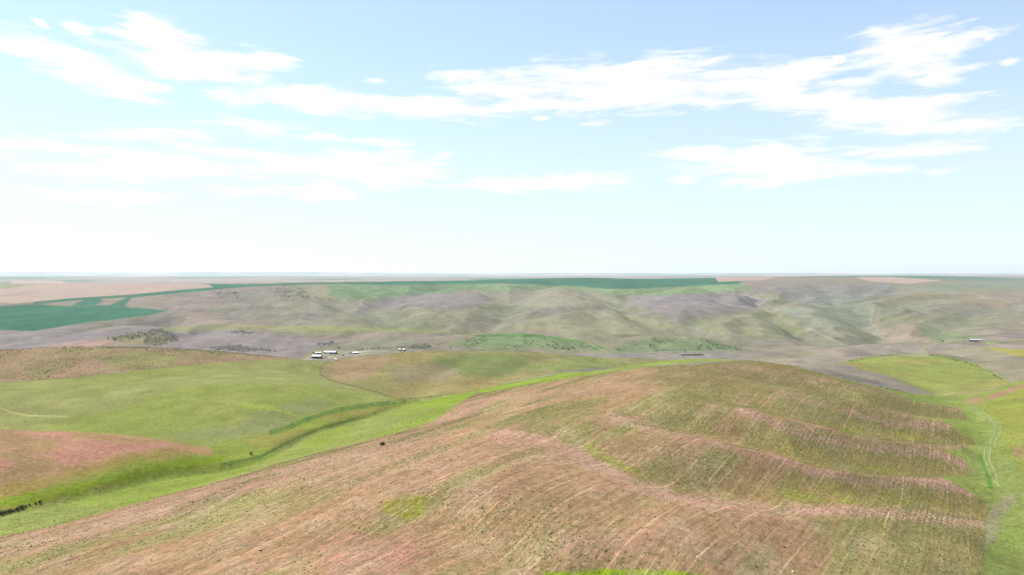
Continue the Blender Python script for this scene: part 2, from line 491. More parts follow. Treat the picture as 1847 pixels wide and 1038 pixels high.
# hollows behind the crests, so that each dome stands in front of the next
BEHIND = [
    ([(650, 556), (717, 538), (768, 521), (808, 516), (860, 519), (895, 526), (925, 538)], 120, 40),
    ([(925, 540), (969, 517), (1003, 512), (1036, 514), (1080, 526), (1120, 540)], 120, 40),
    ([(1120, 538), (1170, 522), (1240, 518), (1300, 522), (1350, 530)], 120, 36),
    ([(1240, 584), (1290, 568), (1340, 560), (1420, 566), (1470, 590)], 80, 24),
    ([(930, 578), (1000, 560), (1080, 558), (1160, 568), (1230, 588)], 80, 22),
    ([(640, 582), (720, 566), (800, 570), (860, 588)], 75, 20),
    ([(400, 546), (470, 532), (560, 530), (620, 540)], 100, 26), ([(320, 566), (400, 556), (500, 560), (580, 576)], 80, 20),
    ([(1400, 545), (1450, 528), (1500, 530), (1540, 546)], 110, 30), ([(1580, 556), (1640, 538), (1740, 536), (1847, 545)], 110, 30),
    ([(1525, 536), (1593, 515), (1650, 510), (1740, 512)], 140, 30), ([(1660, 572), (1720, 560), (1800, 558), (1900, 566)], 80, 20),
    ([(110, 609), (200, 595), (280, 590), (325, 599)], 45, 16), ([(600, 614), (650, 602), (700, 599), (770, 609)], 45, 14),
    ([(790, 608), (850, 600), (920, 598), (1000, 606), (1085, 625)], 45, 14), ([(1110, 614), (1180, 605), (1270, 611), (1345, 627)], 45, 12),
    ([(1590, 588), (1650, 573), (1705, 588), (1770, 604)], 50, 18), ([(360, 606), (410, 592), (500, 606), (570, 618)], 45, 12),
]
for pl, wd, dp in BEHIND:
    w = [cast_base(px, py, 1650, 7000) for px, py in pl]
    d = seg_dist(xw * 0.4 + xs * 0.6, yw * 0.4 + ys * 0.6, w)
    fold[farm_] = np.maximum(fold[farm_], 1.12 * dp * np.exp(-(d / (wd * 0.98)) ** 1.8))
drop = drop + (fold - 12) * sstep(1650, 2000, gr) * (1 - sstep(5200, 6500, gr))
# erosion of the far hills
warp = fbm(GX / 900, GY / 900, 3, 5) - 0.5
gul = 1 - np.abs(2 * fbm(GX / 620 + warp * 1.2, GY / 760 + warp, 4, 31, 0.45) - 1)
gul = sstep(0.72, 1.0, gul)
gul2 = 1 - np.abs(2 * fbm(GX / 190 + warp * 2, GY / 230, 3, 77, 0.5) - 1)
gul2 = sstep(0.7, 1.0, gul2)
wfar = sstep(1750, 2600, gr) * (1 - 0.75 * sstep(4700, 6000, gr))
drop += wfar * (7 * (gul - 0.25) + 3.0 * (gul2 - 0.25) - 12 * (fbm(GX / 420, GY / 520, 3, 9) - 0.5))
drop += sstep(1300, 1700, gr) * (1 - sstep(6000, 9000, gr)) * (-7 * (fbm(GX / 150, GY / 170, 4, 3) - 0.5))
drop += sstep(8000, 14000, gr) * (-45 * (fbm(GX / 2600, GY / 3200, 4, 51) - 0.5))
# small relief of the near ground
nearw = sstep(60, 160, gr) * (1 - sstep(1500, 2500, gr))
drop += nearw * (-1.5 * (fbm(GX / 60, GY / 60, 4, 23) - 0.5) - 3.0 * (fbm(GX / 170, GY / 170, 2, 29) - 0.5))
mt = np.exp(-((gr - 52000) / 3500) ** 2) * (0.55 + 0.45 * np.cos(gaw * 1.3 + 0.9))
drop -= mt * (300 + 260 * (fbm(GX / 9000, GY / 9000, 3, 601) - 0.5))
GZ = CAMZ - drop

# photograph pixel of every ground point, used once to survey where the fields lie
Yc = np.maximum(GY, 1.0)
tt = np.tan(np.arctan((CAMZ - GZ) / Yc) - PITCH)
PY = CY + FPX * tt
PX = CX + (GX / Yc) * (FPX * math.cos(PITCH) - (PY - CY) * math.sin(PITCH))
PX = np.where(GY < 1, -9999, PX)


def grid_z(x, y):
    """height of the built ground sheet at plan points"""
    a = np.arctan2(x, y); r = np.hypot(x, y)
    ia = np.clip((a - az_d[0]) / (az_d[1] - az_d[0]), 0, len(az_d) - 1.001)
    ir = np.interp(np.log(r), np.log(RR), np.arange(NR))
    ir = np.clip(ir, 0, NR - 1.001)
    i0, j0 = np.floor(ir).astype(int), np.floor(ia).astype(int)
    fi, fj = ir - i0, ia - j0
    return (GZ[i0, j0] * (1 - fi) + GZ[i0 + 1, j0] * fi) * (1 - fj) + (GZ[i0, j0 + 1] * (1 - fi) + GZ[i0 + 1, j0 + 1] * fi) * fj


def cast(px, py, ymin=120.0, ymax=12000.0):
    """point of the built ground seen at a photograph pixel"""
    Y = np.exp(np.linspace(math.log(ymin), math.log(ymax), 6000))
    x = pix_x(px, py, Y)
    gap = CAMZ - grid_z(x, Y) - Y * float(tslope(py))
    hit = np.where(gap <= 0)[0]
    k = hit[0] if len(hit) else int(np.argmin(gap / Y))
    return Vector((float(x[k]), float(Y[k]), float(grid_z(x[k:k + 1], Y[k:k + 1])[0])))


# ------------------------------------------------------------------ land cover
GAIN = 0.375                      # photograph colour to surface albedo
def alb(r, g, b, k=1.0):
    c = lin(r, g, b)
    return (c * 1.0) * GAIN * k

COLR = np.zeros(GX.shape + (3,))
CLS = np.zeros(GX.shape, np.int8)
ROWS = np.zeros(GX.shape)
SPK = np.zeros(GX.shape)
N1 = fbm(GX / 45, GY / 45, 4, 101)
N2 = fbm(GX / 260, GY / 300, 4, 111)
N3 = fbm(GX / 700, GY / 900, 4, 121)
N4 = fbm(GX / 14, GY / 14, 3, 131)
NS = fbm(GX / 160, GY / 420, 4, 141)
wob = (fbm(PX / 26, PY / 9, 3, 61) - 0.5)


def mixc(mask, col):
    global COLR
    COLR = COLR * (1 - mask[..., None]) + np.asarray(col) * mask[..., None]


def poly(pl, ymin=0, ymax=1e9, soft=1.3, wobble=3.0):
    """0..1 cover of the ground inside a surveyed outline"""
    out = np.zeros(GX.shape)
    P = np.array(pl, float)
    pad = 12
    sel = (PX > P[:, 0].min() - pad) & (PX < P[:, 0].max() + pad) & (PY > P[:, 1].min() - pad) & (PY < P[:, 1].max() + pad) & (GY > ymin) & (GY < ymax)
    if not sel.any():
        return out
    x, y = PX[sel], PY[sel]
    ins = np.zeros(x.shape, bool)
    dist = np.full(x.shape, 1e9)
    m = len(P)
    for i in range(m):
        x0, y0 = P[i]; x1, y1 = P[(i + 1) % m]
        if y0 != y1:
            c = ((y0 > y) != (y1 > y)) & (x < (x1 - x0) * (y - y0) / (y1 - y0) + x0)
            ins ^= c
        dx, dy = x1 - x0, y1 - y0
        t = np.clip(((x - x0) * dx + (y - y0) * dy) / (dx * dx + dy * dy + 1e-9), 0, 1)
        dist = np.minimum(dist, np.hypot(x - x0 - t * dx, y - y0 - t * dy))
    sd = np.where(ins, dist, -dist) + wob[sel] * wobble
    out[sel] = sstep(-soft, soft, sd)
    return out


def band(pl, wpx, ymin=0, ymax=1e9, soft=0.7):
    """cover along a surveyed line, in pixel widths"""
    out = np.zeros(GX.shape)
    P = np.array(pl, float)
    sel = (PX > P[:, 0].min() - 30) & (PX < P[:, 0].max() + 30) & (PY > P[:, 1].min() - 30) & (PY < P[:, 1].max() + 30) & (GY > ymin) & (GY < ymax)
    if sel.any():
        d = seg_dist(PX[sel], PY[sel], [tuple(p) for p in P]) + wob[sel] * wpx * soft
        out[sel] = 1 - sstep(wpx * 0.4, wpx * 1.1, d)
    return out


# rangeland hills
c_sage, c_purp, c_olive = alb(155, 149, 130), alb(154, 144, 134), alb(154, 152, 112)
COLR[:] = c_sage
mixc(sstep(0.46, 0.62, N3 * 0.6 + N2 * 0.4), c_purp)
mixc(0.5 * sstep(0.5, 0.66, fbm(GX / 420 + 7, GY / 600, 4, 151)), c_olive)
mixc(0.35 * sstep(0.52, 0.7, N2), alb(178, 155, 138))
mixc(0.2 * wfar * gul, alb(138, 148, 112))
mixc(0.55 * sstep(12, 30, fold), alb(142, 148, 116))
mixc(0.3 * wfar * (1 - sstep(1, 7, fold)), alb(166, 154, 134))
mixc(0.35 * wfar * gul2, alb(165, 155, 150))
mixc((gr < 900) * 1.0, alb(156, 170, 92))
# distant country
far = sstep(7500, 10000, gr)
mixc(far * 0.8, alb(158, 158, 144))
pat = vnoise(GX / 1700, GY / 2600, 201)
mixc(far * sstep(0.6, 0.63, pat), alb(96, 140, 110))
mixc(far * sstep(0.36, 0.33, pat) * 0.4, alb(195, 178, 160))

# purple-grey ground behind the near fields
grey = poly([(-300, 634), (0, 632), (150, 628), (300, 629), (430, 637), (540, 645), (560, 630), (620, 618), (700, 624), (560, 612), (420, 592), (330, 590), (250, 590), (150, 600), (160, 590), (100, 586), (40, 600), (-300, 600)], 1150, 3000, 2, 4)
mixc(grey * 0.85, alb(158, 149, 145))
mixc(poly([(120, 622), (200, 607), (280, 600), (318, 612), (300, 622), (180, 626)], 1500, 2600, 2), alb(158, 152, 118))
mixc(poly([(85, 625), (150, 614), (200, 612), (230, 622), (150, 628)], 1500, 2600, 3), alb(182, 156, 140))
mixc(poly([(540, 640), (600, 620), (700, 606), (780, 622), (830, 632), (700, 636), (600, 634)], 1500, 2600, 2), alb(150, 148, 126))
mixc(poly([(840, 610), (900, 604), (960, 606), (1040, 618), (1090, 634), (980, 628), (860, 630), (810, 622)], 1500, 2600, 3, 5) * 0.7, alb(132, 158, 108))
mixc(poly([(1110, 628), (1180, 610), (1260, 612), (1345, 632), (1250, 634), (1110, 638)], 1500, 2600, 2, 5) * 0.75, alb(128, 150, 106))
mixc(band([(860, 606), (960, 605), (1040, 615), (1085, 628)], 3, 1500, 2600), alb(110, 150, 90))
mixc(poly([(980, 640), (1110, 637), (1350, 635), (1420, 640), (1400, 652), (1200, 662), (1130, 650), (1000, 648)], 1300, 2600, 2), alb(160, 153, 142))
mixc(poly([(150, 628), (300, 590), (420, 585), (560, 588), (720, 592), (900, 600), (700, 600), (420, 596), (300, 600)], 1900, 2700, 3) * 0.6, alb(160, 166, 104))
# cover of the hills between the farm valley and the plateau
mixc(poly([(1260, 585), (1340, 565), (1420, 570), (1460, 600), (1400, 612), (1290, 606)], 1700, 4000, 8, 14) * 0.5, alb(156, 160, 112))
mixc(poly([(930, 590), (1050, 560), (1200, 575), (1230, 600), (1050, 606)], 1700, 4000, 6, 8) * 0.6, alb(164, 164, 124))
mixc(poly([(640, 560), (720, 532), (800, 526), (900, 545), (830, 560), (760, 552)], 2400, 4300, 4, 6) * 0.7, alb(157, 149, 146))
mixc(poly([(1120, 550), (1150, 530), (1300, 526), (1390, 540), (1360, 560), (1240, 556)], 2400, 4600, 4, 6) * 0.8, alb(158, 151, 147))
mixc(poly([(880, 548), (930, 526), (1000, 520), (1080, 530), (1130, 546), (1000, 556)], 2400, 4600, 4, 6) * 0.6, alb(168, 164, 140))
mixc(poly([(1400, 520), (1600, 510), (1620, 530), (1500, 550), (1420, 545)], 2400, 6800, 4, 6) * 0.6, alb(150, 150, 146))
mixc(poly([(1400, 560), (1500, 535), (1580, 545), (1570, 575), (1560, 596), (1480, 590)], 1900, 4600, 4, 6) * 0.5, alb(150, 162, 140))
# dry stream beds
for ln in ([(1560, 545), (1575, 560), (1570, 580), (1585, 595), (1575, 602), (1605, 614)], [(1378, 545), (1400, 560), (1412, 578), (1470, 598), (1510, 618)]):
    mixc(band(ln, 2.2, 1700, 4500, 1.5) * 0.35, alb(196, 180, 165))
mixc(poly([(1590, 600), (1650, 578), (1720, 598), (1780, 618), (1690, 620), (1600, 616)], 1600, 2700, 6, 8) * 0.7, alb(172, 154, 134))
mixc(poly([(1655, 579), (1720, 598), (1790, 617), (1690, 618), (1660, 606)], 1600, 2700, 6, 8) * 0.7, alb(134, 154, 112))
# green slopes under the plateau
mixc(poly([(520, 518), (640, 511), (760, 509), (900, 508), (880, 520), (800, 530), (720, 534), (640, 540), (560, 530)], 3000, 6000, 3, 7) * 0.85, alb(126, 156, 110))
mixc(poly([(860, 515), (960, 511), (1100, 519), (1250, 514), (1340, 509), (1360, 524), (1240, 532), (1120, 534), (1060, 524), (980, 520), (900, 528)], 3000, 6500, 2, 5) * 0.85, alb(140, 166, 118))
mixc(poly([(540, 516), (585, 513), (600, 538), (560, 540)], 3000, 6000, 6, 10) * 0.6, alb(176, 156, 136))
mixc(poly([(1640, 520), (1740, 508), (1847, 506), (1847, 522), (1700, 528)], 3500, 8000, 3, 5) * 0.6, alb(140, 160, 130))
# wheat on the plateau and to the left
wheat = np.maximum.reduce([
    poly([(0, 553), (-300, 556), (-300, 600), (0, 595), (60, 598), (150, 583), (270, 569), (303, 560), (250, 556), (190, 551), (120, 553), (60, 549)], 1900, 3700, 0.8, 1.0),
    poly([(128, 552), (152, 541), (180, 538), (186, 543), (168, 552)], 2400, 4200, .7, .8),
    poly([(196, 552), (232, 536), (238, 535), (226, 552)], 2400, 4200, .7, .8),
    poly([(60, 545), (120, 539), (240, 532), (330, 523), (395, 518), (470, 516), (390, 523), (250, 536), (150, 541), (60, 549)], 3000, 5200, .7, .8),
    poly([(375, 512.5), (480, 513), (520, 511), (660, 509), (760, 507), (860, 503), (1000, 499), (1080, 499), (1180, 502), (1288, 500), (1296, 509), (1340, 507), (1332, 512), (1250, 516), (1150, 521), (1100, 521.5), (1040, 517), (980, 514), (900, 511.5), (800, 513), (700, 514.5), (620, 512.5), (540, 514), (470, 517), (385, 519)], 4200, 8000, .7, 1.0)])
mixc(wheat, alb(78, 132, 104, 0.95) * (0.72 + 0.3 * N3[..., None] + 0.3 * fbm(GX / 60, GY / 900, 3, 611)[..., None]))
mixc(wheat * sstep(0.45, 0.62, NS) * 0.4, alb(92, 136, 108))
CLS[wheat > 0.5] = 3
tan = np.maximum.reduce([
    poly([(-300, 548), (0, 549), (60, 545), (120, 539), (240, 531), (320, 523), (392, 517), (360, 512), (200, 510), (0, 513), (-300, 513)], 3000, 7500, .8, 1.0),
    poly([(1290, 501), (1400, 500), (1380, 505), (1312, 508), (1296, 509)], 4500, 9500, .6, .6),
    poly([(1540, 500), (1610, 500), (1700, 506), (1640, 513), (1570, 508)], 4500, 12000, .6, 1.5),
    poly([(20, 507), (110, 507), (125, 511), (20, 512)], 6000, 20000, .6, 1)]) * (1 - wheat)
mixc(tan, alb(196, 174, 156))
CLS[tan > 0.5] = 4
mixc(poly([(0, 513), (70, 514), (20, 521), (0, 521)], 3000, 9000, .8) * 0.8, alb(150, 160, 110))
mixc(poly([(0, 533), (60, 523), (82, 522), (40, 533), (0, 536)], 3000, 9000, .8) * 0.6, alb(175, 160, 140))

# grey-purple fields on the right
rg = poly([(1250, 660), (1400, 640), (1500, 628), (1560, 622), (1700, 620), (2100, 620), (2100, 690), (1835, 688), (1790, 700), (1690, 716), (1600, 700), (1500, 679), (1417, 656)], 660, 1900, 2, 3)
mixc(rg, alb(160, 151, 136))
mixc(rg * sstep(0.5, 0.62, NS) * 0.7, alb(160, 158, 124))
mixc(rg * sstep(0.5, 0.64, N1) * 0.5, alb(174, 160, 140))
CLS[rg > 0.5] = 6
yg = poly([(1520, 655), (1560, 646), (1640, 637), (1700, 643), (1760, 658), (1818, 688), (1812, 715), (1770, 735), (1700, 722), (1640, 692), (1570, 670)], 700, 1300, 4, 9)
mixc(yg, alb(160, 168, 96))
mixc(yg * sstep(0.5, 0.6, N1) * 0.7, alb(176, 166, 104))
mixc(yg * sstep(0.52, 0.62, N2) * 0.6, alb(160, 160, 120))
mixc(band([(1530, 652), (1580, 642), (1640, 637), (1700, 643), (1750, 657), (1790, 674), (1818, 692)], 3, 700, 1500, 1.5) * 0.35, alb(124, 156, 78))
CLS[yg > 0.5] = 2
mixc(poly([(1775, 627), (1847, 645), (2100, 680), (2100, 640), (1847, 632), (1800, 628)], 700, 1900, 1), alb(178, 172, 92))
gs = poly([(1400, 655), (1470, 662), (1560, 680), (1640, 700), (1700, 712), (1700, 722), (1600, 702), (1500, 680), (1417, 657)], 600, 1000, 1.2, 2)
mixc(gs, alb(160, 152, 140))
# right-hand slope and draw
rd = poly([(1600, 702), (1650, 710), (1690, 712), (1740, 718), (1800, 703), (1835, 688), (2200, 688), (2200, 1100), (1790, 1100), (1600, 1300), (1700, 1040), (1776, 950), (1765, 900), (1700, 860), (1755, 856), (1730, 813), (1762, 800), (1745, 757), (1700, 752), (1735, 740), (1640, 720)], 150, 900, 1.5, 3)
mixc(rd, alb(152, 164, 94))
mixc(rd * sstep(0.5, 0.6, N1) * 0.5, alb(160, 176, 90))
mixc(poly([(1800, 720), (1847, 690), (2200, 690), (2200, 860), (1860, 880), (1838, 850), (1815, 800), (1800, 760), (1770, 735)], 300, 900, 4, 5) * 0.8, alb(162, 166, 84))
mixc(poly([(1778, 717), (1847, 692), (1847, 700), (1790, 722)], 300, 900, 1), alb(186, 150, 120))
mixc(poly([(1735, 728), (1760, 712), (1775, 718), (1768, 730)], 300, 900, 2) * 0.8, alb(180, 150, 116))
mixc(poly([(1825, 815), (1838, 800), (1847, 812), (1847, 830), (1830, 822)], 300, 900, 2) * 0.7, alb(186, 158, 124))
mixc(band([(1768, 822), (1782, 850), (1788, 880)], 6, 200, 700) * 0.8, alb(96, 150, 56))
mixc(poly([(1780, 925), (1800, 905), (1830, 890), (1828, 910), (1806, 935), (1795, 975), (1770, 1000)], 200, 700, 7, 16) * 0.7, alb(174, 162, 136))
mixc(band([(1752, 737), (1778, 753), (1797, 770), (1799, 784), (1790, 802), (1780, 822), (1783, 838), (1797, 868)], 9, 300, 900) * 0.5, alb(166, 178, 112))
CLS[rd > 0.5] = 2
# ditch, knoll and meadow on the left
dl_ = poly([(-300, 1010), (0, 934), (86, 910), (171, 886), (300, 857), (420, 840), (469, 827), (534, 794), (582, 775), (664, 752), (720, 732), (763, 721), (860, 709), (880, 700), (800, 700), (720, 718), (620, 732), (552, 756), (493, 780), (390, 797), (376, 813), (276, 790), (207, 783), (103, 778), (0, 775), (-300, 775)], 250, 900, 1.2, 2)
mixc(dl_, alb(154, 166, 80))
mixc(dl_ * sstep(0.46, 0.6, N1) * 0.7, alb(168, 160, 92))
CLS[dl_ > 0.5] = 2
kn = poly([(-300, 775), (0, 775), (103, 778), (207, 783), (276, 790), (376, 813), (330, 824), (250, 830), (180, 850), (100, 870), (60, 890), (0, 905), (-300, 930)], 250, 540, 8, 12)
mixc(kn * 0.85, alb(180, 156, 96))
kp = poly([(-300, 775), (0, 775), (103, 778), (207, 783), (276, 790), (376, 813), (300, 812), (240, 818), (160, 840), (80, 858), (0, 872), (-300, 880)], 250, 540, 8, 18)
mixc(kp, alb(206, 156, 132))
mixc(kp * sstep(0.5, 0.62, N1) * 0.6, alb(172, 156, 100))
mixc(band([(0, 905), (86, 895), (171, 872), (300, 842), (400, 826)], 12, 250, 560, 1.6) * 0.8, alb(140, 164, 48))
md = poly([(-300, 692), (0, 690), (100, 684), (200, 674), (330, 660), (420, 652), (520, 648), (560, 648), (588, 654), (576, 666), (580, 678), (620, 692), (665, 700), (700, 714), (720, 720), (620, 732), (552, 756), (493, 780), (390, 797), (276, 790), (207, 783), (103, 778), (0, 775), (-300, 775)], 500, 1250, 1.0, 1.6)
md *= (GY > 500)
mixc(md, alb(158, 164, 94))
mixc(md * sstep(0.46, 0.6, NS) * 0.55, alb(166, 166, 112))
mixc(md * sstep(0.5, 0.62, N2) * 0.55, alb(150, 166, 76))
mixc(md * sstep(0.56, 0.66, N1) * 0.35, alb(178, 180, 110))
mixc(poly([(300, 790), (390, 797), (493, 778), (560, 745), (620, 725), (560, 720), (470, 740), (420, 768), (340, 780)], 480, 800, 6, 12) * 0.6, alb(152, 156, 112))
mixc(band([(0, 736), (20, 744), (50, 750), (120, 752)], 2.0, 500, 900) * 0.8, alb(200, 196, 130))
mixc(band([(440, 730), (500, 738), (545, 752)], 4.5, 480, 900, 1.5) * 0.6, alb(172, 190, 84))
CLS[md > 0.5] = 2
mixc(band([(490, 781), (520, 771), (552, 758), (585, 747), (620, 738), (660, 733), (700, 727)], 6.5, 450, 900) * 0.6, alb(104, 142, 72))
mixc(band([(400, 838), (469, 824), (534, 791), (582, 772), (640, 756)], 2.5, 350, 900) * 0.9, alb(92, 130, 60))
# brown field on the far left
bf = poly([(-300, 692), (0, 690), (100, 684), (200, 674), (330, 660), (420, 652), (520, 648), (545, 646), (500, 643), (420, 634), (300, 626), (150, 625), (0, 630), (-300, 630)], 700, 1330, 1.0, 1.5)
mixc(bf, alb(174, 152, 118))
mixc(bf * sstep(0.48, 0.62, N1) * 0.7, alb(158, 156, 104))
mixc(bf * sstep(0.52, 0.64, NS) * 0.7, alb(186, 154, 130))
mixc(poly([(170, 645), (250, 632), (330, 645), (300, 660), (200, 662)], 700, 1330, 5, 8) * 0.6, alb(152, 160, 98))
SPK = np.maximum(SPK, bf)
CLS[bf > 0.5] = 5
# hill beyond the ditch
hb = poly([(588, 654), (576, 666), (580, 678), (620, 692), (665, 700), (700, 714), (720, 720), (763, 721), (860, 706), (880, 700), (938, 685), (997, 674), (1036, 670), (1075, 671), (1172, 662), (1215, 655), (1240, 642), (1110, 644), (1000, 637), (900, 632), (760, 632), (660, 638), (600, 650)], 700, 1480, 1.0, 1.6)
mixc(hb, alb(166, 162, 108))
mixc(hb * sstep(0.48, 0.6, N2) * 0.7, alb(178, 160, 108))
mixc(poly([(590, 655), (660, 640), (720, 642), (690, 665), (650, 690), (610, 686), (584, 672)], 700, 1480, 5, 8) * 0.8, alb(186, 156, 124))
mixc(poly([(770, 645), (880, 636), (960, 645), (930, 672), (850, 682), (800, 662)], 700, 1480, 8, 8) * 0.65, alb(132, 150, 92))
mixc(poly([(690, 660), (780, 655), (840, 672), (800, 690), (720, 690)], 700, 1480, 6, 8) * 0.6, alb(170, 158, 130))
mixc(poly([(930, 665), (1050, 645), (1150, 655), (1050, 668)], 700, 1480, 4, 6) * 0.6, alb(150, 168, 98))
mixc(poly([(1000, 670), (1060, 664), (1180, 660), (1170, 663), (1075, 671), (1030, 672)], 700, 1480, 1.0), alb(150, 146, 134))
SPK = np.maximum(SPK, hb * 0.8)
CLS[hb > 0.5] = 7
mixc(band([(592, 652), (577, 663), (578, 676), (600, 688), (640, 697), (680, 707), (705, 716)], 1.6, 700, 1300) * 0.7, alb(136, 124, 88))
# grass strip between the near field and the ditch
st = poly([(-300, 1045), (0, 968), (63, 957), (140, 938), (223, 914), (300, 895), (436, 856), (534, 829), (599, 809), (664, 795), (720, 780), (787, 757), (828, 729), (860, 710), (880, 708), (997, 687), (1075, 675), (1124, 668), (1075, 671), (1036, 670), (997, 674), (938, 685), (880, 700), (860, 707), (763, 720), (714, 733), (664, 752), (582, 775), (534, 794), (469, 827), (420, 840), (300, 857), (171, 886), (86, 910), (0, 934), (-300, 1010)], 200, 1250, 0.9, 1.6)
mixc(st, alb(160, 170, 92))
mixc(st * sstep(0.46, 0.6, N1) * 0.5, alb(166, 174, 104))
mixc(st * sstep(0.5, 0.62, fbm(GX / 30, GY / 80, 3, 171)) * 0.45, alb(150, 174, 64))
mixc(poly([(720, 735), (850, 706), (1000, 676), (1075, 673), (997, 687), (880, 708), (800, 735)], 500, 1250, 3) * 0.5, alb(156, 184, 60))
CLS[st > 0.5] = 2
mixc(poly([(1085, 674), (1124, 667), (1260, 653), (1420, 648), (1420, 668), (1260, 675)], 300, 1000, 1.5), alb(160, 150, 132))
# near stubble field
nf = poly([(-300, 1045), (0, 968), (63, 957), (140, 938), (223, 914), (300, 895), (436, 856), (534, 829), (599, 809), (664, 795), (720, 780), (787, 757), (828, 729), (860, 710), (880, 708), (997, 687), (1075, 675), (1124, 668), (1172, 663), (1240, 659), (1322, 652), (1373, 648), (1417, 655), (1508, 682), (1600, 706), (1652, 724), (1733, 738), (1745, 757), (1710, 755), (1640, 751), (1700, 760), (1762, 800), (1730, 811), (1700, 812), (1740, 830), (1755, 858), (1700, 860), (1720, 872), (1767, 898), (1784, 915), (1776, 950), (1772, 1040), (1740, 1200), (1700, 1500), (-300, 1500)], 0, 800, 1.5, 3.5)
nf = np.where((GY < 150) & (np.abs(GX) < 150), 1.0, nf)
spur = dcut / 7.5
c_pink, c_brown, c_ol = alb(196, 150, 126), alb(182, 148, 112), alb(162, 153, 98)
fld = np.zeros(GX.shape + (3,)) + c_brown
def mf(mask, c):
    global fld
    fld = fld * (1 - mask[..., None]) + np.asarray(c) * mask[..., None]
# rows drilled across the field
ca, sa = math.cos(math.radians(33)), math.sin(math.radians(33))
along = GX * sa + GY * ca
across = GX * ca - GY * sa
NR1 = fbm(across / 16, along / 90, 4, 181)
NR2 = fbm(across / 5, along / 70, 3, 191)
mf(sstep(0.36, 0.52, N2 * 0.45 + NR1 * 0.55) * 0.92, c_ol)
mf(sstep(0.5, 0.62, NR1) * 0.5, alb(170, 160, 108))
# convex ground is bare and pinkish, the draws stay green
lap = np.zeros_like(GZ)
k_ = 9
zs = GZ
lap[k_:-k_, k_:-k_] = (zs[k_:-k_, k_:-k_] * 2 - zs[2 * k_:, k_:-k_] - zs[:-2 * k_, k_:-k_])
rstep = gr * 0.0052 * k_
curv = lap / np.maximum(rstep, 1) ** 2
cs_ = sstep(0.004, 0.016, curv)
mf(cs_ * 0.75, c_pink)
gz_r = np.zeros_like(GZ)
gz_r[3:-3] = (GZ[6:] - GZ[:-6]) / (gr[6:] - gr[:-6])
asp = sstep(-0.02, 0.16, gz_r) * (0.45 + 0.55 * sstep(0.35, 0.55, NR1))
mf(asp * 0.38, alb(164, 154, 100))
for rl, wpx in (([(900, 785), (960, 790), (1060, 832), (1150, 878), (1250, 903), (1400, 915), (1600, 925), (1760, 942)], 20),
                ([(1100, 748), (1230, 788), (1340, 806), (1450, 850), (1560, 872), (1700, 870), (1785, 898)], 15),
                ([(1340, 742), (1460, 786), (1560, 806), (1700, 822), (1758, 845)], 13),
                ([(1400, 705), (1500, 735), (1600, 763), (1735, 772)], 12), ([(1300, 660), (1420, 670), (1530, 695), (1640, 716), (1740, 743)], 7)):
    mf(band(rl, wpx * 0.7, 150, 800, 1.4) * (0.45 + 0.55 * sstep(0.3, 0.6, N1)) * 0.85, alb(208, 166, 144))
mf(poly([(380, 880), (700, 800), (900, 775), (1000, 785), (1100, 850), (1000, 840), (860, 850), (720, 880), (560, 890)], 100, 800, 14, 26) * 0.55, alb(192, 152, 124))
mf(poly([(580, 990), (640, 965), (740, 975), (780, 1000), (720, 1038), (600, 1038)], 100, 800, 16, 30) * 0.7, alb(194, 146, 122))
mf(poly([(100, 945), (330, 890), (640, 805), (780, 765), (830, 722), (900, 705), (880, 740), (760, 800), (560, 850), (330, 925), (150, 980), (0, 1010), (0, 968)], 100, 800, 8, 14) * 0.7, alb(186, 148, 124))
mf(poly([(860, 715), (1000, 690), (1240, 660), (1400, 652), (1480, 690), (1300, 690), (1050, 710), (930, 740)], 300, 800, 8, 14) * 0.6, alb(190, 154, 122))
mf(sstep(0.6, 1.0, spur) * 0.5, alb(174, 152, 92))
mf(sstep(0.8, 1.0, spur) * sstep(0.5, 0.62, fbm(GX / 28, GY / 28, 3, 411)) * 0.6, alb(158, 164, 76))
mf(poly([(690, 905), (740, 890), (770, 895), (765, 930), (730, 940), (690, 925)], 100, 800, 6, 12) * 0.7, alb(160, 160, 54))
mf(poly([(980, 1034), (1080, 1026), (1200, 1028), (1270, 1036), (1270, 1100), (980, 1100)], 100, 800, 3, 8), alb(150, 176, 44))
mf(poly([(1050, 795), (1090, 815), (1150, 850), (1100, 840), (1060, 815)], 100, 800, 5, 8) * 0.8, alb(160, 164, 60))
mf(sstep(0.56, 0.64, N4) * 0.3, alb(180, 160, 130))
# drill passes: pale wheelings every thirty metres or so
ph = (across + 6 * (fbm(across / 200, along / 160, 2, 221) - 0.5)) / 13.0
tl = np.abs(ph - np.round(ph)) * 13.0
hsh = hash2(np.round(ph), np.zeros_like(ph), 5)
wheel = (1 - sstep(0.3, 1.0, np.abs(tl))) * (hsh > 0.35) * sstep(0.4, 0.6, fbm(across / 20, along / 120, 2, 231))
mf(wheel * 0.4, alb(200, 178, 136))
WEED = np.clip(0.12 + 0.75 * sstep(0.42, 0.58, N2 * 0.5 + NR1 * 0.5) * (1 - 0.8 * cs_) + 0.5 * asp, 0, 1) * (0.5 + 0.5 * sstep(0.35, 0.6, N1))
fld = fld * np.array([1.16, 1.13, 1.26])
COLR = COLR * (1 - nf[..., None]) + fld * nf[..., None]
ROWS = nf.copy()
SPK = np.maximum(SPK, nf)
CLS[nf > 0.5] = 1
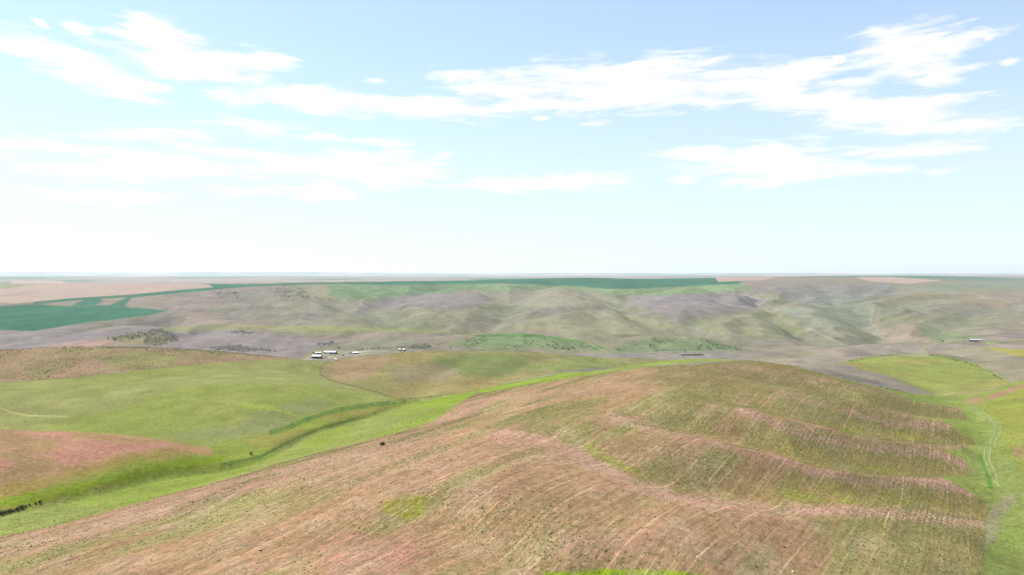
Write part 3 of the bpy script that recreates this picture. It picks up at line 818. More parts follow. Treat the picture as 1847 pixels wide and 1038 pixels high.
# farmyard gravel
fy = poly([(548, 650), (560, 640), (600, 633), (640, 633), (700, 633), (690, 636), (650, 640), (610, 645), (580, 650)], 1430, 1800, 1.2, 2)
mixc(fy * 0.8, alb(190, 180, 160))
mixc(poly([(545, 646), (560, 634), (590, 632), (575, 645)], 1430, 1800, 1.5, 3) * 0.6, alb(168, 172, 116))
COLR *= (0.9 + 0.2 * N4[..., None])
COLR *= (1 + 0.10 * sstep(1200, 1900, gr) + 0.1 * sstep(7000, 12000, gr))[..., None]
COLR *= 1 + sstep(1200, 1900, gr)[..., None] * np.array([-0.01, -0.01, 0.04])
# uneven growth at the size of a few bushes, everywhere
farn = fbm(GX / 70, GY / 160, 5, 421, 0.6)
farn2 = fbm(GX / 24, GY / 60, 4, 431, 0.6)
wv = sstep(500, 1600, gr)[..., None]
COLR *= 1 + wv * (0.4 * (farn - 0.5) + 0.4 * (farn2 - 0.5))[..., None] * (1 - 0.6 * np.maximum(wheat, tan))[..., None]

# ------------------------------------------------------------------ materials
def new_mat(name):
    m = bpy.data.materials.new(name)
    m.use_nodes = True
    t = NT(m.node_tree)
    b = t.n['Principled BSDF']
    b.inputs['Specular IOR Level'].default_value = 0.1
    b.inputs['Roughness'].default_value = 0.9
    return m, t, b


def ground_mat():
    m, t, b = new_mat('grassland')
    col = t.node('ShaderNodeAttribute', attribute_name='cover')
    rows = t.node('ShaderNodeAttribute', attribute_name='rows')
    geo = t.node('ShaderNodeNewGeometry')
    p = geo.outputs['Position']
    pr = t.mapping(p, (0, 0, 0), (0, 0, math.radians(33)))
    # tufty speckle at several sizes, plus drilled rows
    n1 = t.noise(p, 0.35, 4.0, 0.65)
    n2 = t.noise(p, 1.6, 3.0, 0.6)
    n3 = t.noise(p, 0.03, 5.0, 0.6)
    nr = t.noise(t.mapping(pr, scale=(0.8, 0.06, 0.3)), 1.0, 4.0, 0.6)
    nr2 = t.noise(t.mapping(pr, scale=(0.16, 0.01, 0.1)), 1.0, 3.0, 0.6)
    f = t.math('ADD', t.smooth(n1, 0.25, 0.75, 0.78, 1.2), t.smooth(n2, 0.25, 0.75, -0.24, 0.24))
    f = t.math('ADD', f, t.smooth(n3, 0.3, 0.7, -0.1, 0.1))
    r = t.math('ADD', t.smooth(nr, 0.3, 0.7, -0.13, 0.13), t.smooth(nr2, 0.3, 0.7, -0.08, 0.08))
    f = t.math('ADD', f, t.math('MULTIPLY', r, rows.outputs['Fac']))
    sp = t.node('ShaderNodeSeparateXYZ')
    t.l.new(pr, sp.inputs[0])
    wobl = t.math('MULTIPLY', t.math('SUBTRACT', t.noise(p, 0.006, 2.0, 0.5), 0.5), 16.0)
    for (pitch, wid, thr, amp, sd) in ((2.3, 0.14, 0.45, 0.24, 3.0), (9.7, 0.05, 0.40, 0.48, 8.0), (3.7, 0.10, 0.46, -0.28, 15.0)):
        q = t.math('DIVIDE', t.math('ADD', sp.outputs[0], wobl), pitch)
        fl = t.math('FLOOR', q)
        d_ = t.math('ABSOLUTE', t.math('SUBTRACT', t.math('SUBTRACT', q, fl), 0.5))
        ln = t.smooth(d_, wid, wid * 0.3)
        cv = t.node('ShaderNodeCombineXYZ')
        t.l.new(t.math('MULTIPLY', fl, 3.37), cv.inputs[0])
        t.l.new(t.math('MULTIPLY', sp.outputs[1], 0.02), cv.inputs[1])
        cv.inputs[2].default_value = sd
        on = t.smooth(t.noise(cv.outputs[0], 1.0, 2.0, 0.6), thr, thr + 0.18)
        brk = t.smooth(n1, 0.3, 0.55, 0.45, 1.0)
        ln = t.math('MULTIPLY', t.math('MULTIPLY', ln, on), t.math('MULTIPLY', brk, amp))
        f = t.math('ADD', f, t.math('MULTIPLY', ln, rows.outputs['Fac']))
    cc = t.node('ShaderNodeCombineColor')
    for i in range(3):
        t.l.new(f, cc.inputs[i])
    c = t.mix(1.0, col.outputs['Color'], cc.outputs[0], 'MULTIPLY')
    nm = t.noise(t.mapping(pr, scale=(1.0, 0.26, 1.0)), 0.85, 3.0, 0.65)
    gm_ = t.math('MULTIPLY', t.smooth(nm, 0.47, 0.6), t.math('MULTIPLY', rows.outputs['Fac'], 0.62))
    c = t.mix(gm_, c, t.mix(1.0, c, (0.72, 0.86, 0.58, 1), 'MULTIPLY'))
    pm_ = t.math('MULTIPLY', t.smooth(nm, 0.46, 0.34), t.math('MULTIPLY', rows.outputs['Fac'], 0.45))
    c = t.mix(pm_, c, t.mix(1.0, c, (1.22, 1.14, 1.06, 1), 'MULTIPLY'))
    t.l.new(c, b.inputs['Base Color'])
    bump = t.node('ShaderNodeBump')
    bump.inputs['Strength'].default_value = 0.5
    bump.inputs['Distance'].default_value = 0.5
    hsum = t.math('ADD', n1, t.math('MULTIPLY', t.math('MULTIPLY', nr, rows.outputs['Fac']), 0.8))
    t.l.new(hsum, bump.inputs['Height'])
    t.l.new(bump.outputs[0], b.inputs['Normal'])
    b.inputs['Specular IOR Level'].default_value = 0.0
    b.inputs['Roughness'].default_value = 1.0
    return m


MG = ground_mat()

# ------------------------------------------------------------------ ground sheet, split along the field edges
V = np.stack([GX, GY, GZ], -1).reshape(-1, 3)
ii, jj = np.meshgrid(np.arange(NR - 1), np.arange(NA), indexing='ij')
j2 = (jj + 1) % NA
F = np.stack([ii * NA + jj, (ii + 1) * NA + jj, (ii + 1) * NA + j2, ii * NA + j2], -1).reshape(-1, 4)[:, ::-1]
# normals of the whole sheet so that the pieces meet without a seam
fn = np.cross(V[F[:, 2]] - V[F[:, 0]], V[F[:, 3]] - V[F[:, 1]])
VN = np.zeros_like(V)
for k in range(4):
    for c in range(3):
        VN[:, c] += np.bincount(F[:, k], fn[:, c], len(V))
VN /= np.linalg.norm(VN, axis=1)[:, None] + 1e-12
if VN[:, 2].mean() < 0:
    F = F[:, ::-1]; VN = -VN
FC = CLS.reshape(-1)[F[:, 0]]
NAMES = {0: 'hills', 1: 'stubble_field', 2: 'meadow', 3: 'wheat_field', 4: 'fallow_field', 5: 'brown_field', 6: 'grey_field', 7: 'grassy_hill'}
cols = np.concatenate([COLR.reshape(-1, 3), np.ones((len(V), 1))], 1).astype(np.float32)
rws = ROWS.reshape(-1).astype(np.float32)


def mesh_from(name, v, f):
    me = bpy.data.meshes.new(name)
    me.vertices.add(len(v)); me.vertices.foreach_set('co', np.ascontiguousarray(v, np.float32).ravel())
    k = f.shape[1]
    me.loops.add(f.size); me.loops.foreach_set('vertex_index', np.ascontiguousarray(f, np.int32).ravel())
    me.polygons.add(len(f))
    me.polygons.foreach_set('loop_start', np.arange(0, f.size, k, dtype=np.int32))
    me.update(calc_edges=True)
    return me


def attr_col(me, name, c):
    a = me.attributes.new(name, 'FLOAT_COLOR', 'POINT')
    a.data.foreach_set('color', np.ascontiguousarray(c, np.float32).ravel())


for cid, nm in NAMES.items():
    fs = F[FC == cid]
    if not len(fs):
        continue
    used, inv = np.unique(fs, return_inverse=True)
    me = mesh_from(nm, V[used], inv.reshape(-1, 4))
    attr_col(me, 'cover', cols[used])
    a = me.attributes.new('rows', 'FLOAT', 'POINT')
    a.data.foreach_set('value', rws[used])
    me.polygons.foreach_set('use_smooth', np.ones(len(fs), bool))
    me.normals_split_custom_set_from_vertices(VN[used].astype(np.float32))
    me.materials.append(MG)
    o = bpy.data.objects.new(nm, me)
    COL.objects.link(o)
    o['kind'] = 'structure'

# ------------------------------------------------------------------ object materials
def flat_mat(name, c, rough=0.8, var=0.12, scale=1.5, metal=0.0, spec=0.2):
    m, t, b = new_mat(name)
    geo = t.node('ShaderNodeTexCoord')
    n_ = t.noise(geo.outputs['Object'], scale, 5.0, 0.6)
    f = t.smooth(n_, 0.25, 0.75, 1 - var, 1 + var)
    cc = t.node('ShaderNodeCombineColor')
    for i in range(3):
        t.l.new(f, cc.inputs[i])
    t.l.new(t.mix(1.0, tuple(c) + (1,), cc.outputs[0], 'MULTIPLY'), b.inputs['Base Color'])
    b.inputs['Roughness'].default_value = rough
    b.inputs['Metallic'].default_value = metal
    b.inputs['Specular IOR Level'].default_value = spec
    return m


def attr_mat(name, trans=0.0):
    """leaf material that takes each plant's own colour"""
    m, t, b = new_mat(name)
    a = t.node('ShaderNodeAttribute', attribute_name='tint')
    t.l.new(a.outputs['Color'], b.inputs['Base Color'])
    b.inputs['Specular IOR Level'].default_value = 0.05
    b.inputs['Roughness'].default_value = 0.95
    tr = t.node('ShaderNodeBsdfTranslucent')
    t.l.new(a.outputs['Color'], tr.inputs[0])
    ms = t.node('ShaderNodeMixShader')
    ms.inputs[0].default_value = 0.45
    t.l.new(b.outputs[0], ms.inputs[1]); t.l.new(tr.outputs[0], ms.inputs[2])
    t.l.new(ms.outputs[0], t.n['Material Output'].inputs[0])
    return m


M_leaf = attr_mat('plant_leaves')
M_track = flat_mat('pale_dirt', (0.155, 0.18, 0.08), 1.0, 0.25, 0.3, spec=0.0)
M_road = flat_mat('gravel_road', (0.17, 0.165, 0.14), 1.0, 0.15, 0.1, spec=0.0)
M_white = flat_mat('white_metal_roof', (0.55, 0.55, 0.545), 0.5, 0.06)
M_cream = flat_mat('weathered_white_paint', (0.62, 0.60, 0.55), 0.7, 0.1)
M_slate = flat_mat('slate_blue_siding', (0.085, 0.092, 0.11), 0.7, 0.15)
M_grey = flat_mat('grey_sheet_metal', (0.34, 0.35, 0.38), 0.55, 0.12, metal=0.2)
M_dark = flat_mat('dark_opening', (0.02, 0.02, 0.022), 0.9, 0.1)
M_wood = flat_mat('grey_weathered_wood', (0.13, 0.105, 0.08), 0.9, 0.25)
M_brown = flat_mat('brown_board_siding', (0.14, 0.09, 0.06), 0.85, 0.2)
M_stone = flat_mat('pale_stone', (0.48, 0.45, 0.38), 0.95, 0.15, 3.0)
M_glass = flat_mat('window_glass', (0.04, 0.05, 0.06), 0.1, 0.05, spec=0.6)
M_rubber = flat_mat('black_rubber', (0.02, 0.02, 0.02), 0.9, 0.1)
M_red = flat_mat('dull_red_paint', (0.22, 0.05, 0.04), 0.6, 0.1)
M_ins = flat_mat('brown_glaze', (0.12, 0.07, 0.05), 0.3, 0.1)


def look(arr, x, y):
    a = np.arctan2(x, y); r = np.hypot(x, y)
    j = np.clip(np.rint((a - az_d[0]) / (az_d[1] - az_d[0])).astype(int), 0, len(az_d) - 1)
    i = np.clip(np.rint(np.interp(np.log(r), np.log(RR), np.arange(NR))).astype(int), 0, NR - 1)
    return arr[i, j]


def scatter(n_try, rmin, rmax, prob):
    """plan points spread evenly over the sector, thinned by a cover map"""
    a = rng.uniform(math.radians(-40), math.radians(40), n_try)
    r = np.sqrt(rng.uniform(rmin ** 2, rmax ** 2, n_try))
    x, y = np.sin(a) * r, np.cos(a) * r
    keep = rng.uniform(0, 1, n_try) < look(prob, x, y)
    return x[keep], y[keep]


def tints(n_, palette, jit=0.18):
    P_ = np.array(palette)
    c = P_[rng.integers(0, len(P_), n_)]
    return np.clip(c * rng.uniform(1 - jit, 1 + jit, (n_, 1)), 0, 1)


def plant_mesh(name, x, y, w, h, tint, kind='stuff', blob=False):
    """low plants as one mesh: small tents of leaves, or rounded bushes"""
    n_ = len(x)
    z = grid_z(x, y) - 0.04
    base = np.stack([x, y, z], -1)
    if not blob:
        k = 3
        th = rng.uniform(0, 6.28, n_)[:, None] + np.arange(k)[None] * 2.094 + rng.uniform(-.4, .4, (n_, k))
        rad = w[:, None] * rng.uniform(0.35, 0.65, (n_, k))
        ring = base[:, None, :] + np.stack([np.cos(th) * rad, np.sin(th) * rad, np.zeros_like(th)], -1)
        ap = base + np.stack([rng.normal(0, .15, n_) * w, rng.normal(0, .15, n_) * w, h], -1)
        v = np.concatenate([ring, ap[:, None]], 1)
        f0 = np.array([[0, 1, 3], [1, 2, 3], [2, 0, 3]])
    else:
        k = 5
        th = rng.uniform(0, 6.28, n_)[:, None] + np.arange(k)[None] * 1.2566 + rng.uniform(-.3, .3, (n_, k))
        r1 = w[:, None] * rng.uniform(0.22, 0.42, (n_, k))
        r2 = w[:, None] * rng.uniform(0.38, 0.62, (n_, k))
        zz = np.zeros_like(th)
        g1 = base[:, None, :] + np.stack([np.cos(th) * r1, np.sin(th) * r1, zz], -1)
        g2 = base[:, None, :] + np.stack([np.cos(th + .5) * r2, np.sin(th + .5) * r2, h[:, None] * rng.uniform(.4, .75, (n_, k))], -1)
        ap = base + np.stack([rng.normal(0, .1, n_) * w, rng.normal(0, .1, n_) * w, h], -1)
        v = np.concatenate([g1, g2, ap[:, None]], 1)
        f0 = []
        for q in range(5):
            q2 = (q + 1) % 5
            f0 += [[q, q2, 5 + q], [q2, 5 + q2, 5 + q], [5 + q, 5 + q2, 10]]
        f0 = np.array(f0)
    nv = v.shape[1]
    f = (f0[None] + (np.arange(n_) * nv)[:, None, None]).reshape(-1, 3)
    me = mesh_from(name, v.reshape(-1, 3), f)
    attr_col(me, 'tint', np.repeat(np.concatenate([tint, np.ones((n_, 1))], 1), nv, 0))
    nrm = (v - base[:, None, :]) / (np.linalg.norm(v - base[:, None, :], axis=2)[..., None] + 1e-6) * 0.7 + np.array([0, 0, 1.0])
    nrm = (nrm / np.linalg.norm(nrm, axis=2)[..., None]).reshape(-1, 3)
    me.polygons.foreach_set('use_smooth', np.ones(len(f), bool))
    me.normals_split_custom_set_from_vertices(nrm.astype(np.float32))
    me.materials.append(M_leaf)
    o = bpy.data.objects.new(name, me)
    COL.objects.link(o)
    o['kind'] = kind
    return o


# ------------------------------------------------------------------ tracks and roads laid on the ground
def ribbon(paths, width, lift):
    vs, fs = [], []
    for pl in paths:
        P_ = [np.array(cast(*q)[:2]) if len(q) == 2 else np.array(cast(q[0], q[1], q[2], q[3])[:2]) for q in pl]
        pts_ = []
        for i in range(len(P_) - 1):
            m_ = max(2, int(np.linalg.norm(P_[i + 1] - P_[i]) / 3.0))
            p0 = P_[max(i - 1, 0)]; p1 = P_[i]; p2 = P_[i + 1]; p3 = P_[min(i + 2, len(P_) - 1)]
            for k in range(m_):
                u = k / m_
                pts_.append(0.5 * (2 * p1 + (p2 - p0) * u + (2 * p0 - 5 * p1 + 4 * p2 - p3) * u * u + (3 * p1 - p0 - 3 * p2 + p3) * u ** 3))
        pts_.append(P_[-1])
        pts_ = np.array(pts_)
        tg = np.gradient(pts_, axis=0)
        nrm = np.stack([-tg[:, 1], tg[:, 0]], -1) / (np.linalg.norm(tg, axis=1)[:, None] + 1e-9)
        wj = width * (0.88 + 0.24 * vnoise(np.arange(len(pts_)) / 4.0, np.zeros(len(pts_)), 3))[:, None]
        b0 = len(vs)
        for s in (-0.5, 0.0, 0.5):
            q = pts_ + nrm * wj * s
            zq = grid_z(q[:, 0], q[:, 1]) + lift
            for a_, z_ in zip(q, zq):
                vs.append((a_[0], a_[1], z_))
        L = len(pts_)
        for s in range(2):
            for i in range(L - 1):
                fs.append((b0 + s * L + i, b0 + (s + 1) * L + i, b0 + (s + 1) * L + i + 1, b0 + s * L + i + 1))
    return vs, fs


def road(name, paths, width, lift, mat):
    vs, fs = ribbon(paths, width, lift)
    me = bpy.data.meshes.new(name)
    me.from_pydata(vs, [], fs); me.update()
    if me.polygons and sum(p.normal.z for p in me.polygons) < 0:
        me.flip_normals()
    me.materials.append(mat)
    o = bpy.data.objects.new(name, me); COL.objects.link(o)
    o['kind'] = 'structure'
    return o


V0, V1 = 1450, 2050
road('dirt_track', [[(1740, 733), (1767, 748), (1790, 765), (1795, 780), (1787, 800), (1776, 820), (1777, 832), (1788, 860)],
                    [(1765, 741), (1787, 757), (1802, 772), (1805, 784), (1796, 802), (1786, 820), (1786, 834), (1797, 860), (1806, 882)]], 0.8, 0.25, M_track)
road('valley_road', [[(960, 642.5, V0, V1), (1040, 641, V0, V1), (1110, 640, V0, V1), (1180, 636.5, V0, V1), (1250, 635, V0, V1), (1350, 634.5, V0, V1)]], 9.0, 0.5, M_road)
road('farm_road', [[(560, 645, V0, V1), (600, 641, V0, V1), (640, 637.5, V0, V1), (690, 634.5, V0, V1)]], 9.0, 0.5, M_track)
road('gravel_lane', [[(905, 694, 700, 1300), (940, 687, 700, 1300), (975, 680.5, 700, 1300), (1000, 675.5, 700, 1300)]], 7.0, 0.3, M_road)
road('hillside_track', [[(1655, 634, 1000, 2050), (1668, 627, 1000, 2050), (1690, 621, V0, V1), (1712, 619.5, V0, V1), (1736, 618.5, V0, V1)], [(1776, 619, V0, V1), (1805, 617.5, V0, V1), (1847, 613, V0, V1)]], 7.0, 0.5, M_track)
road('dirt_path', [[(1056, 620, V0, 2300), (1070, 624, V0, 2300), (1082, 630, V0, 2300), (1098, 638, V0, 2300)]], 5.0, 0.5, M_track)

# ------------------------------------------------------------------ weeds, sagebrush and tall grass
px_w = WEED * nf * (gr < 900)
x, y = scatter(1700000, 150, 820, px_w)
ac, al = x * ca - y * sa, x * sa + y * ca
snap = rng.uniform(0, 1, len(x)) < 0.4
acs = np.where(snap, np.rint(ac / 2.1) * 2.1 + rng.normal(0, 0.4, len(x)), ac)
x, y = acs * ca + al * sa, -acs * sa + al * ca
sz = rng.gamma(4, 0.10, len(x)) + 0.2
plant_mesh('field_weeds', x, y, sz, sz * rng.uniform(0.2, 0.42, len(x)),
           tints(len(x), [alb(176, 176, 104), alb(160, 170, 96), alb(156, 162, 96), alb(192, 182, 120), alb(144, 152, 90), alb(196, 182, 136), alb(190, 156, 124)]))

bp = bf * 0.5 * sstep(0.35, 0.6, N1) + bf * 0.12
x, y = scatter(260000, 700, 1350, bp)
sz = rng.gamma(5, 0.15, len(x)) + 0.35
plant_mesh('sagebrush', x, y, sz, sz * 0.6, tints(len(x), [alb(130, 132, 92), alb(112, 122, 84), alb(150, 148, 104), alb(96, 110, 70), alb(160, 140, 108)]))
x, y = scatter(180000, 650, 1500, hb * (0.1 + 0.4 * sstep(0.42, 0.6, N1)))
sz = rng.gamma(5, 0.15, len(x)) + 0.35
plant_mesh('hill_sagebrush', x, y, sz, sz * 0.5, tints(len(x), [alb(136, 142, 92), alb(118, 134, 84), alb(168, 164, 112), alb(178, 160, 110), alb(104, 122, 72)]))
# brush on the steep foothill banks
scarp = np.maximum.reduce([
    poly([(195, 611), (250, 599), (290, 596), (320, 607), (322, 616), (290, 623), (255, 622), (262, 610), (205, 615)], 1500, 2600, 3, 8),
    poly([(380, 627), (420, 622), (470, 628), (500, 634), (440, 634), (390, 631)], 1500, 2600, 2, 5),
    poly([(745, 622), (770, 621), (780, 630), (760, 632), (735, 628)], 1500, 2600, 2, 4),
    band([(640, 632), (690, 628), (730, 626), (765, 621), (778, 625)], 1.6, 1500, 2600) * 0.8,
    poly([(400, 600), (440, 592), (480, 603), (440, 604)], 1500, 2600, 2, 6) * 0.4,
    poly([(565, 622), (600, 617), (612, 622), (580, 626)], 1500, 2600, 2, 6) * 0.6])
green = np.maximum.reduce([
    poly([(820, 612), (900, 604), (1000, 610), (1085, 632), (980, 630), (850, 630), (790, 622)], 1500, 2600, 3, 8),
    poly([(1110, 630), (1180, 611), (1270, 614), (1345, 632), (1250, 634), (1120, 638)], 1500, 2600, 3, 8)])
x, y = scatter(420000, 1500, 2600, scarp * 0.6)
sz = rng.gamma(5, 0.26, len(x)) + 0.6
x1, y1 = scatter(90000, 1500, 2600, green * 0.35 * sstep(0.4, 0.6, fbm(GX / 50, GY / 90, 3, 301)) * 1.6)
n0, n1_ = len(x), len(x1)
plant_mesh('hillside_brush', np.concatenate([x, x1]), np.concatenate([y, y1]), np.concatenate([sz, rng.gamma(5, 0.4, n1_) + 1.0]),
           np.concatenate([sz * 0.7, rng.uniform(1.0, 2.2, n1_)]),
           np.concatenate([tints(n0, [alb(122, 134, 112), alb(136, 146, 120), alb(108, 122, 100), alb(152, 156, 130)]),
                           tints(n1_, [alb(120, 150, 98), alb(150, 164, 116), alb(182, 180, 140), alb(96, 128, 84)])]), blob=True)
pl_sl = np.maximum.reduce([poly([(480, 522), (540, 517), (548, 530), (600, 540), (500, 540)], 3200, 5600, 3, 8) * 0.8,
                           poly([(390, 527), (430, 527), (430, 536), (395, 536)], 3000, 5600, 2, 5),
                           poly([(755, 514), (790, 513), (800, 519), (770, 523), (758, 520)], 3200, 5800, 2, 5),
                           poly([(870, 514), (960, 518), (950, 524), (900, 520)], 3200, 5800, 2, 5) * 0.5])
x, y = scatter(160000, 3000, 5800, pl_sl * 0.16)
sz = rng.gamma(6, 0.6, len(x)) + 2.0
plant_mesh('plateau_slope_brush', x, y, sz, sz * 0.6, tints(len(x), [alb(112, 130, 104), alb(130, 144, 116)]), blob=True)
# tall green growth along the ditch and the rim of the yellow-green slope
dt = np.maximum.reduce([band([(490, 781), (520, 771), (552, 758), (585, 747), (620, 738), (660, 733), (700, 727), (730, 722)], 5.0, 450, 900),
                        band([(400, 838), (440, 833), (469, 824), (534, 791), (582, 772), (640, 756), (700, 738)], 2.0, 350, 900),
                        band([(530, 745), (545, 754), (560, 757)], 3.0, 450, 900) * 0.7,
                        band([(590, 712), (660, 722), (720, 720), (800, 714)], 1.2, 500, 1000) * 0.3])
x, y = scatter(700000, 330, 950, dt * 0.5 * (0.35 + 0.65 * sstep(0.4, 0.55, N4)))
sz = rng.gamma(5, 0.13, len(x)) + 0.4
plant_mesh('ditch_growth', x, y, sz, sz * rng.uniform(.35, .65, len(x)), tints(len(x), [alb(122, 168, 94), alb(140, 180, 98), alb(110, 156, 88), alb(160, 188, 106)]))
rim = np.maximum(band([(1530, 652), (1580, 642), (1640, 637), (1700, 643), (1750, 657), (1790, 674), (1818, 692)], 2.2, 800, 1400),
                 band([(1417, 657), (1508, 681), (1600, 701), (1640, 709), (1690, 720)], 1.4, 600, 900))
x, y = scatter(260000, 600, 1400, rim * 0.12)
sz = rng.gamma(5, 0.2, len(x)) + 0.4
plant_mesh('rim_growth', x, y, sz, sz * .6, tints(len(x), [alb(138, 170, 92), alb(152, 180, 100), alb(120, 150, 84)]), blob=True)
# seeding grass over the meadow and the strip
gm = np.clip(st + md * 0.35 + dl_ * 0.7 + rd * 0.8, 0, 1) * (gr < 800)
x, y = scatter(260000, 180, 780, gm * 0.4 * sstep(0.35, 0.6, N1))
sz = rng.gamma(4, 0.12, len(x)) + 0.25
tn = look(COLR, x, y) * rng.uniform(0.9, 1.2, (len(x), 1))
plant_mesh('meadow_grass', x, y, sz, sz * 0.3, np.clip(tn, 0, 1))


# ------------------------------------------------------------------ single shrubs and stones
def shrub(label, p, w, h, seed, leaf_cols, group=None):
    r_ = random.Random(seed)
    root = bpy.data.objects.new('shrub', None); COL.objects.link(root)
    root.location = p
    tag(root, label, 'shrub', group)
    bm = bmesh.new()
    tips = []
    for k in range(7):
        a = k * 0.9 + r_.uniform(-.3, .3)
        tip = Vector((math.cos(a) * w * .38 * r_.uniform(.5, 1), math.sin(a) * w * .38 * r_.uniform(.5, 1), h * r_.uniform(.6, .95)))
        tips.append(tip)
        dirv = tip.normalized(); sd = dirv.orthogonal().normalized(); s2 = dirv.cross(sd)
        lo = [bm.verts.new(sd * math.cos(q) * .05 * w / 2 + s2 * math.sin(q) * .05 * w / 2) for q in (0, 1.57, 3.14, 4.71)]
        hi = [bm.verts.new(tip + (sd * math.cos(q) + s2 * math.sin(q)) * .012 * w) for q in (0, 1.57, 3.14, 4.71)]
        for q in range(4):
            bm.faces.new((lo[q], lo[(q + 1) % 4], hi[(q + 1) % 4], hi[q]))
    me = bpy.data.meshes.new('stems'); bm.to_mesh(me); bm.free(); me.materials.append(M_wood)
    o = bpy.data.objects.new('stems', me); COL.objects.link(o); o.parent = root
    vs, fs, cs = [], [], []
    for k in range(620):
        tip = r_.choice(tips)
        c = tip * r_.uniform(.35, 1.08) + Vector((r_.gauss(0, .13), r_.gauss(0, .13), r_.gauss(0, .1))) * w
        c.z = max(c.z, .03)
        s = w * r_.uniform(.03, .075)
        e1 = Vector((r_.gauss(0, 1), r_.gauss(0, 1), r_.gauss(0, .6))).normalized()
        e2 = e1.orthogonal().normalized()
        b0 = len(vs)
        vs += [c - e1 * s, c + e2 * s * .6, c + e1 * s, c - e2 * s * .6]
        fs.append((b0, b0 + 1, b0 + 2, b0 + 3))
        cc = np.array(r_.choice(leaf_cols)) * r_.uniform(.75, 1.2)
        cs += [tuple(cc) + (1,)] * 4
    me = bpy.data.meshes.new('foliage'); me.from_pydata(vs, [], fs); me.update()
    attr_col(me, 'tint', np.array(cs)); me.materials.append(M_leaf)
    o = bpy.data.objects.new('foliage', me); COL.objects.link(o); o.parent = root
    return root


DKG = [alb(110, 126, 78), alb(96, 112, 70), alb(140, 150, 92)]
shrub('lone dark shrub with bare twigs standing in the pink stubble field', cast(690, 804), 3.0, 1.8, 3, [alb(86, 78, 58), alb(70, 72, 48), alb(110, 96, 70)])
for k, (px, py, w) in enumerate([(2, 928, 3.0), (9, 926, 2.4), (17, 924, 2.8), (24, 923, 1.8), (31, 920, 2.6), (39, 917, 2.9), (46, 915, 1.6), (53, 912, 1.3), (64, 909, 1.6), (72, 907, 2.0)]):
    shrub('dark green shrub in the row along the ditch below the grass strip', cast(px, py, 250, 600), w, w * .55, 40 + k, DKG, 'shrubs in the ditch below the grass strip')
shrub('small pale and dark shrub on the ditch bank, away from the other shrubs', cast(453, 821, 300, 700), 2.6, 2.0, 77, [alb(150, 150, 96), alb(84, 96, 56), alb(186, 176, 130)])
shrub('dark shrub at the foot of a utility pole on the far lane', cast(1700, 617, 1500, 2100), 6.0, 5.0, 78, DKG)
shrub('yellow green shrub at the end of the pale roofed open shed', cast(565.5, 638, 1450, 1900), 5.0, 4.0, 79, [alb(170, 176, 90), alb(150, 160, 80)])
shrub('dark shrub on the slope behind the long barn', cast(611, 629, 1600, 2200), 5.0, 4.5, 80, DKG)


def stone(p, s, seed):
    r_ = random.Random(seed)
    bm = bmesh.new()
    bmesh.ops.create_icosphere(bm, subdivisions=2, radius=s)
    for v in bm.verts:
        v.co *= r_.uniform(.82, 1.12)
        v.co.z *= .6
        v.co.z = max(v.co.z, -s * .25)
    me = bpy.data.meshes.new('stone'); bm.to_mesh(me); bm.free(); me.materials.append(M_stone)
    o = bpy.data.objects.new('stone', me); COL.objects.link(o)
    o.location = p + Vector((0, 0, s * .2)); o.rotation_euler.z = r_.uniform(0, 6)
    tag(o, 'pale stone lying among the weeds of the stubble field', 'stone', 'pale stones in the stubble field')


for k, (px, py) in enumerate([(479, 947), (509, 957), (443, 900), (371, 917), (896, 880), (788, 851), (1390, 783), (1430, 1032), (1385, 800), (634, 870), (1258, 1005)]):
    stone(cast(px, py, 150, 800), 0.34 + 0.16 * random.random(), k)


# ------------------------------------------------------------------ buildings
def mesh_obj(name, bm, mat, parent):
    me = bpy.data.meshes.new(name)
    bmesh.ops.recalc_face_normals(bm, faces=bm.faces)
    bm.to_mesh(me); bm.free(); me.materials.append(mat)
    o = bpy.data.objects.new(name, me); COL.objects.link(o); o.parent = parent
    return o


def box_bm(x0, x1, y0, y1, z0, z1, bm=None):
    bm = bm or bmesh.new()
    v = [bm.verts.new((x, y, z)) for z in (z0, z1) for x, y in ((x0, y0), (x1, y0), (x1, y1), (x0, y1))]
    for f in ((3, 2, 1, 0), (4, 5, 6, 7), (0, 1, 5, 4), (1, 2, 6, 5), (2, 3, 7, 6), (3, 0, 4, 7)):
        bm.faces.new([v[i] for i in f])
    return bm


def thing(name, label, cat, p, rz=0, group=None):
    o = bpy.data.objects.new(name, None); COL.objects.link(o)
    o.location = p; o.rotation_euler.z = rz
    return tag(o, label, cat, group)


